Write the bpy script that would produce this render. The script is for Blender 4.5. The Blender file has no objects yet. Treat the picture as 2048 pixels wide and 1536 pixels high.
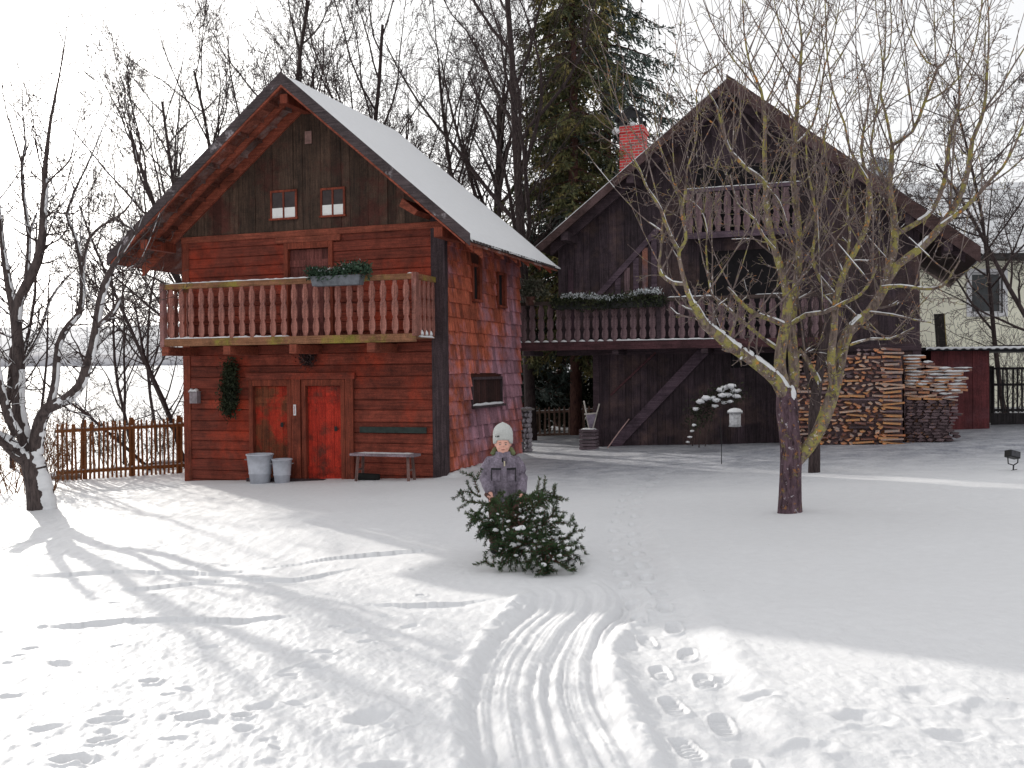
import bpy, math, random
import numpy as np
from mathutils import Vector, Matrix, Euler
scene = bpy.context.scene
col = scene.collection
R = math.radians

# ---------------------------------------------------------------- camera
FPX, HC = 2000.0, 1.6
PITCH, ROLL = math.atan(26 / 2000), R(.55)
_f = np.array([0, math.cos(PITCH), -math.sin(PITCH)])
_u0 = np.array([0, math.sin(PITCH), math.cos(PITCH)])
_r0 = np.array([1., 0, 0])
_r = _r0 * math.cos(ROLL) - _u0 * math.sin(ROLL)
_u = _u0 * math.cos(ROLL) + _r0 * math.sin(ROLL)
CAM = np.array([0, 0, HC])
cd = bpy.data.cameras.new('camera')
cd.sensor_width = 36
cd.lens = FPX / 2048 * 36
cd.clip_end = 5000
co = bpy.data.objects.new('camera', cd)
col.objects.link(co)
co.matrix_world = Matrix(((_r[0], _u[0], -_f[0], 0), (_r[1], _u[1], -_f[1], 0), (_r[2], _u[2], -_f[2], HC), (0, 0, 0, 1)))
scene.camera = co

# ---------------------------------------------------------------- light
SUN_EL = R(17.0)
SUN_D = np.array([.533, -.846])            # ground direction of the shadows
SUN_D = SUN_D / np.linalg.norm(SUN_D)
sd = bpy.data.lights.new('sun', 'SUN')
sd.energy = 3.3
sd.angle = R(.55)
sd.color = (1, .95, .87)
so = bpy.data.objects.new('sun', sd)
col.objects.link(so)
_ld = Vector((SUN_D[0] * math.cos(SUN_EL), SUN_D[1] * math.cos(SUN_EL), -math.sin(SUN_EL)))
so.rotation_euler = _ld.to_track_quat('-Z', 'Y').to_euler()
w = bpy.data.worlds.new('World')
scene.world = w
w.use_nodes = True
nt = w.node_tree
nt.nodes.clear()
sky = nt.nodes.new('ShaderNodeTexSky')
sky.sky_type = 'NISHITA'
sky.sun_disc = False
sky.sun_elevation = SUN_EL
sky.sun_rotation = math.atan2(-SUN_D[0], -SUN_D[1])
sky.air_density = 1.0
sky.dust_density = 4.0
sky.ozone_density = 1.0
hsv = nt.nodes.new('ShaderNodeHueSaturation')
hsv.inputs['Saturation'].default_value = .16
bg = nt.nodes.new('ShaderNodeBackground')
bg.inputs['Strength'].default_value = .05
wo = nt.nodes.new('ShaderNodeOutputWorld')
nt.links.new(sky.outputs[0], hsv.inputs['Color'])
# slightly uneven near-white added to the sky to whiten it and lift the shade
veil = nt.nodes.new('ShaderNodeMixRGB'); veil.blend_type = 'ADD'; veil.inputs[0].default_value = 1
cn = nt.nodes.new('ShaderNodeTexNoise'); cn.inputs['Scale'].default_value = 1.6; cn.inputs['Detail'].default_value = 3
cr = nt.nodes.new('ShaderNodeValToRGB'); cr.color_ramp.elements[0].color = (11.6, 11.65, 11.9, 1); cr.color_ramp.elements[1].color = (12.6, 12.65, 12.8, 1)
nt.links.new(cn.outputs['Fac'], cr.inputs[0])
nt.links.new(hsv.outputs[0], veil.inputs[1]); nt.links.new(cr.outputs[0], veil.inputs[2])
nt.links.new(veil.outputs[0], bg.inputs[0])
nt.links.new(bg.outputs[0], wo.inputs[0])
vs = scene.view_settings
vs.view_transform = 'Standard'
vs.look = 'None'
vs.exposure = .30
vs.gamma = 1
vs.use_curve_mapping = False
scene.cycles.max_bounces = 6
scene.cycles.diffuse_bounces = 4
scene.cycles.glossy_bounces = 2
scene.cycles.transparent_max_bounces = 6

# ---------------------------------------------------------------- helpers
def ray(px, py):
    return _f + (px - 1024) / FPX * _r - (py - 768) / FPX * _u
def P(px, py, Y):
    d = ray(px, py)
    return CAM + d * (Y / d[1])
def gz(x, y):
    x = np.asarray(x, float); y = np.asarray(y, float)
    b = .045 * 14 * np.tanh(x / 14) - .56 * (1 - np.exp(-np.maximum(y, 0) / 12))
    far = np.clip((y - 34) / 170, 0, 1)
    return b + far * 4.6
def G(px, py):
    Y = 10.
    for _ in range(60):
        q = P(px, py, Y); d = ray(px, py)
        Y = Y + .6 * ((HC - float(gz(q[0], q[1]))) / (-d[2] / d[1]) - Y)
    return P(px, py, Y)

def tag(o, label=None, cat=None, group=None, kind=None):
    if label: o['label'] = label
    if cat: o['category'] = cat
    if group: o['group'] = group
    if kind: o['kind'] = kind
    return o
def empty(name, loc=(0, 0, 0), rz=0, label=None, cat=None, group=None):
    o = bpy.data.objects.new(name, None)
    col.objects.link(o)
    o.empty_display_size = .2
    o.location = tuple(float(a) for a in loc)
    o.rotation_euler = (0, 0, rz)
    return tag(o, label, cat, group)
def link(name, me, m=None, parent=None, smooth=False):
    o = bpy.data.objects.new(name, me)
    col.objects.link(o)
    if m is not None and not me.materials: me.materials.append(m)
    if parent is not None: o.parent = parent
    if smooth: me.shade_smooth()
    return o
def copy_tree(o, parent=None):
    c = o.copy(); col.objects.link(c); c.parent = parent
    for ch in list(o.children): copy_tree(ch, c)
    return c

class MB:
    def __init__(s): s.v = []; s.f = []
    def add(s, vs_, fs):
        n = len(s.v); s.v += [tuple(map(float, a)) for a in vs_]
        s.f += [tuple(i + n for i in f) for f in fs]; return s
    def box(s, x0, x1, y0, y1, z0, z1, M=None):
        vs_ = [(x, y, z) for z in (z0, z1) for x, y in ((x0, y0), (x1, y0), (x1, y1), (x0, y1))]
        if M is not None: vs_ = [tuple(M @ Vector(a)) for a in vs_]
        return s.add(vs_, [(3, 2, 1, 0), (4, 5, 6, 7), (0, 1, 5, 4), (1, 2, 6, 5), (2, 3, 7, 6), (3, 0, 4, 7)])
    def bar(s, a, b, w, h=None, up=(0, 0, 1)):
        h = h or w; a = Vector(a); b = Vector(b); d = b - a; L = d.length; d.normalize()
        upv = Vector(up); sx = d.cross(upv)
        if sx.length < 1e-3: sx = d.cross(Vector((0, 1, 0)))
        sx.normalize(); sz = sx.cross(d)
        M = Matrix(((d[0], sx[0], sz[0], a[0]), (d[1], sx[1], sz[1], a[1]), (d[2], sx[2], sz[2], a[2]), (0, 0, 0, 1)))
        return s.box(0, L, -w / 2, w / 2, -h / 2, h / 2, M)
    def prism(s, poly, y0, y1, axis='y'):
        """polygon in (a, z) extruded along y (axis y) or polygon in (b, z) extruded along x, or (x, y) along z"""
        n = len(poly)
        if axis == 'y': vs_ = [(a, y0, z) for a, z in poly] + [(a, y1, z) for a, z in poly]
        elif axis == 'x': vs_ = [(y0, a, z) for a, z in poly] + [(y1, a, z) for a, z in poly]
        else: vs_ = [(a, z, y0) for a, z in poly] + [(a, z, y1) for a, z in poly]
        return s.add(vs_, [tuple(range(n)), tuple(range(2 * n - 1, n - 1, -1))] + [(i, i + n, (i + 1) % n + n, (i + 1) % n) for i in range(n)])
    def tube(s, pts, rad, n=8, cap=True):
        pts = [Vector(p) for p in pts]; k = len(pts)
        if not hasattr(rad, '__len__'): rad = [rad] * k
        ref = Vector((0, 0, 1)) if abs((pts[-1] - pts[0]).normalized().z) < .9 else Vector((0, 1, 0))
        vs_ = []
        for i, p in enumerate(pts):
            t = (pts[min(i + 1, k - 1)] - pts[max(i - 1, 0)]).normalized()
            a = t.cross(ref); a.normalize(); b = a.cross(t)
            for j in range(n):
                q = 2 * math.pi * j / n
                vs_.append(p + (a * math.cos(q) + b * math.sin(q)) * rad[i])
        fs = [(i * n + j, i * n + (j + 1) % n, (i + 1) * n + (j + 1) % n, (i + 1) * n + j) for i in range(k - 1) for j in range(n)]
        if cap: fs += [tuple(range(n - 1, -1, -1)), tuple(range((k - 1) * n, k * n))]
        return s.add(vs_, fs)
    def lathe(s, prof, c=(0, 0, 0), n=20, sx=1, sy=1):
        k = len(prof)
        vs_ = [(c[0] + r * sx * math.cos(2 * math.pi * j / n), c[1] + r * sy * math.sin(2 * math.pi * j / n), c[2] + z) for r, z in prof for j in range(n)]
        fs = [(i * n + j, i * n + (j + 1) % n, (i + 1) * n + (j + 1) % n, (i + 1) * n + j) for i in range(k - 1) for j in range(n)]
        fs += [tuple(range(n - 1, -1, -1)), tuple(range((k - 1) * n, k * n))]
        return s.add(vs_, fs)
    def build(s, name, m, parent=None, smooth=False, bevel=0):
        me = bpy.data.meshes.new(name)
        me.from_pydata(s.v, [], s.f); me.update()
        o = link(name, me, m, parent, smooth)
        if bevel:
            b = o.modifiers.new('bevel', 'BEVEL'); b.width = bevel; b.segments = 2; b.limit_method = 'ANGLE'
        return o

def np_mesh(name, V, Q):
    """V (n,3), Q (m,k) faces all of k corners"""
    me = bpy.data.meshes.new(name)
    k = Q.shape[1]
    me.vertices.add(len(V)); me.vertices.foreach_set('co', np.asarray(V, np.float32).ravel())
    me.loops.add(Q.size); me.loops.foreach_set('vertex_index', Q.astype(np.int32).ravel())
    me.polygons.add(len(Q))
    me.polygons.foreach_set('loop_start', np.arange(0, Q.size, k, dtype=np.int32))
    me.polygons.foreach_set('loop_total', np.full(len(Q), k, np.int32))
    me.update(calc_edges=True)
    return me

# tubes in batches -------------------------------------------------------
def tubes(branches, n):
    """branches: list of (pts (k,3), rad (k)) -> V, Q"""
    by = {}
    for p, r in branches: by.setdefault(len(p), []).append((p, r))
    Vs, Qs, off = [], [], 0
    for k, lst in by.items():
        Pp = np.array([a for a, _ in lst]); Rr = np.array([b for _, b in lst])
        T = np.empty_like(Pp); T[:, 1:-1] = Pp[:, 2:] - Pp[:, :-2]; T[:, 0] = Pp[:, 1] - Pp[:, 0]; T[:, -1] = Pp[:, -1] - Pp[:, -2]
        T /= np.linalg.norm(T, axis=2, keepdims=True) + 1e-9
        ov = Pp[:, -1] - Pp[:, 0]; ov /= np.linalg.norm(ov, axis=1, keepdims=True) + 1e-9
        ref = np.where(np.abs(ov[:, 2:3]) < .8, np.array([[0, 0, 1.]]), np.array([[0, 1., 0]]))[:, None, :]
        A = np.cross(T, ref); A /= np.linalg.norm(A, axis=2, keepdims=True) + 1e-9
        B = np.cross(A, T)
        q = np.arange(n) * 2 * np.pi / n
        V = Pp[:, :, None, :] + Rr[:, :, None, None] * (A[:, :, None, :] * np.cos(q)[None, None, :, None] + B[:, :, None, :] * np.sin(q)[None, None, :, None])
        b = len(lst)
        idx = np.arange(b * k * n).reshape(b, k, n)
        a0 = idx[:, :-1, :]; a1 = np.roll(idx, -1, 2)[:, :-1, :]; b0 = idx[:, 1:, :]; b1 = np.roll(idx, -1, 2)[:, 1:, :]
        Q = np.stack([a0, a1, b1, b0], -1).reshape(-1, 4) + off
        Vs.append(V.reshape(-1, 3)); Qs.append(Q); off += b * k * n
    return np.concatenate(Vs), np.concatenate(Qs)
def tube_obj(name, branches, n, m, parent, smooth=True):
    V, Q = tubes(branches, n)
    return link(name, np_mesh(name, V, Q), m, parent, smooth)

# small leaf / needle faces ----------------------------------------------
def tris_obj(name, base, tip, width, m, parent, rng):
    """needles: long thin quads from base to tip"""
    d = tip - base
    rnd = rng.normal(size=base.shape)
    s = np.cross(d, rnd); s /= np.linalg.norm(s, axis=1, keepdims=True) + 1e-9
    s *= np.asarray(width).reshape(-1, 1) / 2
    mid = base + d * .45
    V = np.stack([base, mid + s, tip, mid - s], 1).reshape(-1, 3)
    Q = np.arange(len(V)).reshape(-1, 4)
    return link(name, np_mesh(name, V, Q), m, parent)

# value noise ---------------------------------------------------------------
def vnoise(x, y, seed=0):
    xi = np.floor(x).astype(np.int64); yi = np.floor(y).astype(np.int64)
    xf = x - xi; yf = y - yi
    xf = xf * xf * xf * (xf * (xf * 6 - 15) + 10); yf = yf * yf * yf * (yf * (yf * 6 - 15) + 10)
    def h(a, b):
        n = (a * 374761393 + b * 668265263 + seed * 974634777) & 0xffffffff
        n = ((n ^ (n >> 13)) * 1274126177) & 0xffffffff
        return ((n ^ (n >> 16)) & 0xffff) / 65535.
    return (h(xi, yi) * (1 - xf) + h(xi + 1, yi) * xf) * (1 - yf) + (h(xi, yi + 1) * (1 - xf) + h(xi + 1, yi + 1) * xf) * yf
def fbm(x, y, o=4, seed=0, g=.5):
    a = 1.; t = 0.; s = 0.
    for i in range(o):
        t = t + a * (vnoise(x * 2 ** i + 17.3 * i, y * 2 ** i - 9.1 * i, seed + i) - .5); s += a; a *= g
    return t / s * 2

# ---------------------------------------------------------------- materials
def newmat(name):
    m = bpy.data.materials.new(name); m.use_nodes = True
    n = m.node_tree; b = n.nodes['Principled BSDF']
    return m, n, b
def N(n, t, **kw):
    x = n.nodes.new('ShaderNode' + t)
    for k, v in kw.items():
        if k in x.inputs: x.inputs[k].default_value = v
        else: setattr(x, k, v)
    return x
def coords(n, scale=(1, 1, 1), kind='Object'):
    t = N(n, 'TexCoord'); mp = N(n, 'Mapping'); mp.inputs['Scale'].default_value = scale
    n.links.new(t.outputs[kind], mp.inputs[0]); return mp.outputs[0]
def c4(c): return (c[0], c[1], c[2], 1)
def mix(n, fac, a, b, mode='MIX'):
    x = N(n, 'MixRGB', blend_type=mode)
    for i, s in enumerate((fac, a, b)):
        if isinstance(s, (int, float)): x.inputs[i].default_value = s
        elif isinstance(s, tuple): x.inputs[i].default_value = c4(s)
        else: n.links.new(s, x.inputs[i])
    return x.outputs[0]
def ramp(n, fac, stops):
    r = N(n, 'ValToRGB'); cr = r.color_ramp
    while len(cr.elements) < len(stops): cr.elements.new(.5)
    for e, (p, c) in zip(cr.elements, stops):
        e.position = p; e.color = c4(c) if isinstance(c, tuple) else (c, c, c, 1)
    n.links.new(fac, r.inputs[0]); return r.outputs[0]
def wood(name, dark, light, grain='z', patch=None, rough=.8, island=.5, bump=.5, gs=1., patch_scale=.8, patch_at=(.5, .62), mottle=.75):
    m, n, b = newmat(name)
    s = {'z': (30, 30, 1.6), 'x': (1.6, 30, 30), 'y': (30, 1.6, 30)}[grain]
    v = coords(n, tuple(a * gs for a in s))
    no = N(n, 'TexNoise', Scale=1., Detail=6., Roughness=.65); n.links.new(v, no.inputs['Vector'])
    base = ramp(n, no.outputs['Fac'], [(.3, dark), (.7, light)])
    v2 = coords(n, (1, 1, 1))
    n2 = N(n, 'TexNoise', Scale=patch_scale, Detail=5., Roughness=.7); n.links.new(v2, n2.inputs['Vector'])
    if patch is not None:
        pf = ramp(n, n2.outputs['Fac'], [(patch_at[0], 0.), (patch_at[1], 1.)])
        base = mix(n, pf, base, patch)
    n3 = N(n, 'TexNoise', Scale=55., Detail=2.); n.links.new(v2, n3.inputs['Vector'])
    base = mix(n, .55, base, ramp(n, n3.outputs['Fac'], [(.3, .25), (.7, 1.)]), 'MULTIPLY')
    n4 = N(n, 'TexNoise', Scale=2.3, Detail=9., Roughness=.78); n.links.new(v2, n4.inputs['Vector'])
    base = mix(n, mottle, base, ramp(n, n4.outputs['Fac'], [(.36, (.42, .43, .42)), (.55, (1.1, 1.08, 1.08))]), 'MULTIPLY')
    ge = N(n, 'NewGeometry')
    iv = ramp(n, ge.outputs['Random Per Island'], [(0., 1 - island), (1., 1.)])
    base = mix(n, 1., base, iv, 'MULTIPLY')
    n.links.new(base, b.inputs['Base Color'])
    b.inputs['Roughness'].default_value = rough
    b.inputs['Specular IOR Level'].default_value = .25
    bp = N(n, 'Bump', Strength=bump, Distance=.02); n.links.new(no.outputs['Fac'], bp.inputs['Height']); n.links.new(bp.outputs[0], b.inputs['Normal'])
    return m
def plain(name, c, rough=.6, var=.25, scale=8., metal=0., bump=.2, c2=None):
    m, n, b = newmat(name)
    v = coords(n)
    no = N(n, 'TexNoise', Scale=scale, Detail=6., Roughness=.65); n.links.new(v, no.inputs['Vector'])
    d = c2 or tuple(a * (1 - var * 2) for a in c)
    n.links.new(ramp(n, no.outputs['Fac'], [(.32, d), (.62, c)]), b.inputs['Base Color'])
    b.inputs['Roughness'].default_value = rough; b.inputs['Metallic'].default_value = metal
    b.inputs['Specular IOR Level'].default_value = .3
    bp = N(n, 'Bump', Strength=bump, Distance=.01); n.links.new(no.outputs['Fac'], bp.inputs['Height']); n.links.new(bp.outputs[0], b.inputs['Normal'])
    return m
def snowmat(name, c=(.735, .74, .755), bump=.35, dirt=False):
    m, n, b = newmat(name)
    v = coords(n)
    a = N(n, 'TexNoise', Scale=9., Detail=8., Roughness=.6); n.links.new(v, a.inputs['Vector'])
    f = N(n, 'TexNoise', Scale=140., Detail=3., Roughness=.6); n.links.new(v, f.inputs['Vector'])
    base = ramp(n, a.outputs['Fac'], [(.3, tuple(x * .95 for x in c)), (.7, c)])
    if dirt:
        # trodden, gritty snow in front of the dark house (a world-space region of real dirt)
        geo = N(n, 'NewGeometry'); sp = N(n, 'SeparateXYZ'); n.links.new(geo.outputs['Position'], sp.inputs[0])
        mp = N(n, 'MapRange'); mp.inputs['From Min'].default_value = 15.; mp.inputs['From Max'].default_value = 20.; n.links.new(sp.outputs['Y'], mp.inputs[0])
        mx = N(n, 'MapRange'); mx.inputs['From Min'].default_value = -1.5; mx.inputs['From Max'].default_value = 1.; n.links.new(sp.outputs['X'], mx.inputs[0])
        d1 = N(n, 'TexNoise', Scale=2.2, Detail=8., Roughness=.75); n.links.new(v, d1.inputs['Vector'])
        d2 = N(n, 'TexNoise', Scale=22., Detail=5., Roughness=.8); n.links.new(v, d2.inputs['Vector'])
        mm = N(n, 'Math', operation='MULTIPLY'); n.links.new(mp.outputs[0], mm.inputs[0]); n.links.new(mx.outputs[0], mm.inputs[1])
        m2 = N(n, 'Math', operation='MULTIPLY'); n.links.new(mm.outputs[0], m2.inputs[0]); n.links.new(ramp(n, d1.outputs['Fac'], [(.3, .35), (.62, 1.)]), m2.inputs[1])
        base = mix(n, m2.outputs[0], base, ramp(n, d2.outputs['Fac'], [(.36, (.10, .10, .115)), (.62, (.36, .38, .44))]))
        # stubble and furrows showing through on the far field
        fm = N(n, 'MapRange'); fm.inputs['From Min'].default_value = 27.; fm.inputs['From Max'].default_value = 33.; n.links.new(sp.outputs['Y'], fm.inputs[0])
        fv = coords(n, (.9, 2.6, 1)); fn = N(n, 'TexNoise', Scale=1.3, Detail=9., Roughness=.8); n.links.new(fv, fn.inputs['Vector'])
        ff = N(n, 'Math', operation='MULTIPLY'); n.links.new(fm.outputs[0], ff.inputs[0]); n.links.new(ramp(n, fn.outputs['Fac'], [(.50, 0.), (.60, .85)]), ff.inputs[1])
        base = mix(n, ff.outputs[0], base, (.30, .28, .27))
        # sparse grit everywhere
        g1 = N(n, 'TexVoronoi', Scale=7., Randomness=1.); n.links.new(v, g1.inputs['Vector'])
        gf = ramp(n, g1.outputs['Distance'], [(.035, 1.), (.06, 0.)])
        g2 = ramp(n, d1.outputs['Fac'], [(.56, 0.), (.62, .8)])
        g3 = mix(n, 1., gf, g2, 'MULTIPLY')
        base = mix(n, g3, base, (.14, .12, .1))
    n.links.new(base, b.inputs['Base Color'])
    b.inputs['Roughness'].default_value = .55
    b.inputs['Specular IOR Level'].default_value = .2
    ad = N(n, 'Math', operation='MULTIPLY_ADD'); ad.inputs[1].default_value = .25
    n.links.new(f.outputs['Fac'], ad.inputs[0]); n.links.new(a.outputs['Fac'], ad.inputs[2])
    bp = N(n, 'Bump', Strength=bump, Distance=.05); n.links.new(ad.outputs[0], bp.inputs['Height']); n.links.new(bp.outputs[0], b.inputs['Normal'])
    return m
def barkmat(name, dark, light, lichen=None, lamt=.5, scale=1.):
    m, n, b = newmat(name)
    v = coords(n, (22 * scale, 22 * scale, 6 * scale)); v2 = coords(n)
    a = N(n, 'TexNoise', Scale=1., Detail=7., Roughness=.7); n.links.new(v, a.inputs['Vector'])
    base = ramp(n, a.outputs['Fac'], [(.35, dark), (.65, light)])
    if lichen:
        l = N(n, 'TexNoise', Scale=7., Detail=5., Roughness=.75); n.links.new(v2, l.inputs['Vector'])
        base = mix(n, ramp(n, l.outputs['Fac'], [(lamt, 0.), (lamt + .08, 1.)]), base, lichen[0])
        l2 = N(n, 'TexNoise', Scale=13., Detail=4., Roughness=.7); n.links.new(v2, l2.inputs['Vector'])
        base = mix(n, ramp(n, l2.outputs['Fac'], [(.6, 0.), (.66, 1.)]), base, lichen[1])
        l3 = N(n, 'TexNoise', Scale=19., Detail=4., Roughness=.7); n.links.new(v2, l3.inputs['Vector'])
        base = mix(n, ramp(n, l3.outputs['Fac'], [(.62, 0.), (.68, 1.)]), base, lichen[2])
    n.links.new(base, b.inputs['Base Color'])
    b.inputs['Roughness'].default_value = .9; b.inputs['Specular IOR Level'].default_value = .15
    bp = N(n, 'Bump', Strength=.8, Distance=.02); n.links.new(a.outputs['Fac'], bp.inputs['Height']); n.links.new(bp.outputs[0], b.inputs['Normal'])
    return m
def foliage(name, a, b_, c):
    m, n, b = newmat(name)
    v = coords(n); no = N(n, 'TexNoise', Scale=1.6, Detail=4., Roughness=.7); n.links.new(v, no.inputs['Vector'])
    ge = N(n, 'NewGeometry')
    base = ramp(n, no.outputs['Fac'], [(.35, a), (.5, b_), (.68, c)])
    base = mix(n, 1., base, ramp(n, ge.outputs['Random Per Island'], [(0., .45), (1., 1.)]), 'MULTIPLY')
    n.links.new(base, b.inputs['Base Color']); b.inputs['Roughness'].default_value = .7
    b.inputs['Specular IOR Level'].default_value = .2
    return m

SNOW = snowmat('snow')
SNOWG = snowmat('snow ground', dirt=True, bump=.3)
DARKIN = plain('dark interior', (.012, .010, .012), .9)
STEEL = plain('weathered grey metal', (.32, .31, .33), .45, metal=.3)
CREAM = plain('cream plaster', (.92, .90, .74), .9, var=.06, scale=3.)
WHITEP = plain('white paint', (.72, .72, .74), .5, var=.08)
# ================================================================ GROUND
def poly_px(pts, n=None):
    g = np.array([G(*p)[:2] for p in pts])
    return g
def resample(g, step=.1, rough=0, rng=None):
    t = np.concatenate([[0], np.cumsum(np.linalg.norm(np.diff(g, axis=0), axis=1))])
    # smooth (Catmull-like through dense linear + box blur)
    s = np.arange(0, t[-1], step)
    x = np.interp(s, t, g[:, 0]); y = np.interp(s, t, g[:, 1])
    k = max(3, int(.5 / step)); ker = np.ones(k) / k
    xp = np.pad(x, k, mode='reflect', reflect_type='odd'); yp = np.pad(y, k, mode='reflect', reflect_type='odd')
    x = np.convolve(xp, ker, 'same')[k:-k]; y = np.convolve(yp, ker, 'same')[k:-k]
    return np.stack([x, y], 1), s
class Field:
    """nearest-point field to a polyline: signed lateral distance and arclength"""
    def __init__(s, g, width):
        s.g, s.s = resample(g, .08); s.w = width
    def near(s, X, Y):
        lo = s.g.min(0) - s.w; hi = s.g.max(0) + s.w
        idx = np.nonzero((X > lo[0]) & (X < hi[0]) & (Y > lo[1]) & (Y < hi[1]))[0]
        if len(idx) == 0: return idx, None, None
        x = X[idx]; y = Y[idx]
        best = np.full(len(idx), 1e9); bi = np.zeros(len(idx), int)
        for i in range(0, len(s.g)):
            d = (x - s.g[i, 0]) ** 2 + (y - s.g[i, 1]) ** 2
            m = d < best; best[m] = d[m]; bi[m] = i
        t = np.gradient(s.g, axis=0); t /= np.linalg.norm(t, axis=1, keepdims=True) + 1e-9
        dx = x - s.g[bi, 0]; dy = y - s.g[bi, 1]
        lat = dx * t[bi, 1] - dy * t[bi, 0]
        al = dx * t[bi, 0] + dy * t[bi, 1]
        keep = (np.sqrt(best) < s.w) & ~(((bi == 0) & (al < -.05)) | ((bi == len(s.g) - 1) & (al > .05)))
        return idx[keep], lat[keep], s.s[bi[keep]] + al[keep]

def build_ground():
    rng = np.random.default_rng(5)
    ya = np.linspace(-80, 2.2, 26)
    yb = np.linspace(2.4, 3.85, 40)
    py = np.arange(1575, 806, -1.15)
    yc = 1.75 / ((py - 745) / 2000)
    yd = np.geomspace(yc[-1] * 1.02, 1500, 70)
    ys = np.concatenate([ya, yb, yc[yc > 3.87], yd])
    u = np.linspace(-1, 1, 880)
    out = np.geomspace(1.02, 60, 22)
    U_ = np.concatenate([-out[::-1], u, out])
    half = np.where(ys < 4, np.maximum(.58 * 4 + 1.0, 3.3 + 0 * ys), .58 * ys + 1.0)
    half = np.where(ys > 40, .58 * 40 + 1 + (ys - 40) * .8, half)
    X = U_[None, :] * half[:, None]; Y = np.repeat(ys[:, None], len(U_), 1)
    sh = X.shape; X = X.ravel(); Y = Y.ravel()
    Z = gz(X, Y)
    near = np.clip((30 - Y) / 12, 0, 1) * np.clip((Y + 2) / 4, 0, 1)
    lit = 1 / (1 + np.exp((X + .55 * (Y - 7.5) - .2) * 1.6))       # the wind-rippled open left side is rougher
    lit = np.maximum(lit, .6 / (1 + np.exp((Y - 5.9) * 2.5)))
    rgh = .35 + .65 * lit
    Z = Z + near * (fbm(X * .35, Y * .35, 3, 1) * .05)
    b1 = fbm(X * 2.0, Y * 1.2 + .25 * X, 3, 11)
    b2 = fbm(X * 6.5, Y * 3.8, 3, 21)
    rid = 1 - np.abs(fbm(X * 2.6 + 3, Y * 1.7, 3, 31)) * 2.2
    crust = fbm(X * 9 + 5, Y * 3.2 + .5 * X, 3, 51)
    Z = Z + near * rgh * (b1 * .017 + b2 * .007 + rid * .004 + np.clip(crust, 0, 1) * .010)
    fine = np.clip((11 - Y) / 5, 0, 1)
    Z = Z + fine * rgh * fbm(X * 22, Y * 11 + 4 * X, 4, 41) * .0105
    # sled track ------------------------------------------------------
    F = Field(poly_px([(1140, 1640), (1120, 1536), (1092, 1450), (1072, 1380), (1082, 1310), (1118, 1250), (1165, 1210), (1172, 1178), (1120, 1160)]), .85)
    idx, lat, s = F.near(X, Y)
    hw = .42 + .07 * fbm(s * .8, s * 0, 2, 61)
    q = lat / hw
    inside = 1 / (1 + np.exp((np.abs(q) - .95) * 14))
    g = .6 * fbm(lat * 11 + .35 * fbm(s * .9, lat * 2, 2, 71), s * .22, 3, 81, .6) + .45 * fbm(lat * 27, s * .3, 3, 85, .6)
    gr2 = -np.exp(-((lat - .33) / .045) ** 2) * .040 - np.exp(-((lat - .05) / .04) ** 2) * .022 - np.exp(-((lat + .27) / .03) ** 2) * .026
    rim = np.exp(-((np.abs(q) - 1.18) / .16) ** 2)
    endf = np.clip(s / .8, 0, 1) * np.clip((F.s[-1] - s) / .9, 0, 1)
    Z[idx] += endf * (inside * (-.036 + .046 * g + gr2 * .8) + rim * (.026 + .028 * fbm(lat * 9, s * 6, 3, 91)))
    # trodden path with prints ----------------------------------------
    pathpx = [(1500, 1640), (1455, 1536), (1400, 1440), (1385, 1380), (1345, 1310), (1318, 1250), (1292, 1190), (1262, 1130), (1245, 1060), (1262, 990), (1330, 940)]
    F = Field(poly_px(pathpx), .6)
    idx, lat, s = F.near(X, Y)
    ins = 1 / (1 + np.exp((np.abs(lat) - .27 - .05 * fbm(s * 1.5, s * 0, 2, 5)) * 26))
    rim = np.exp(-((np.abs(lat) - .40) / .08) ** 2)
    amp = np.clip((14.5 - Y[idx]) / 4, .25, 1)
    Z[idx] += amp * (ins * (-.05 + .012 * fbm(lat * 8, s * 8, 3, 6)) + rim * (.014 + .014 * fbm(lat * 7, s * 5, 2, 7)))
    pg, ps = resample(poly_px(pathpx), .08)
    k = 0; a = .3
    prints = []
    while a < ps[-1]:
        i = int(a / .08); t = pg[min(i + 1, len(pg) - 1)] - pg[i]; t /= np.linalg.norm(t) + 1e-9
        side = .11 if k % 2 else -.11
        prints.append((pg[i, 0] + t[1] * side, pg[i, 1] - t[0] * side, math.atan2(t[0], t[1]) + rng.uniform(-.2, .2)))
        a += .33 + rng.uniform(-.04, .06); k += 1
    for (x, y, an) in prints:
        idx = np.nonzero((np.abs(X - x) < .3) & (np.abs(Y - y) < .3))[0]
        if not len(idx): continue
        dx = X[idx] - x; dy = Y[idx] - y
        la = dx * math.cos(an) - dy * math.sin(an); lo = dx * math.sin(an) + dy * math.cos(an)
        rr = (np.abs(la) / .055) ** 3 + (np.abs(lo) / .145) ** 3
        ins = 1 / (1 + np.exp((rr - 1) * 7))
        tread = (np.sin(lo * 150) > .1) * .007
        Z[idx] += ins * (-.026 + tread * 1.3) + np.exp(-((rr - 1.7) / .6) ** 2) * .010
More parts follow.
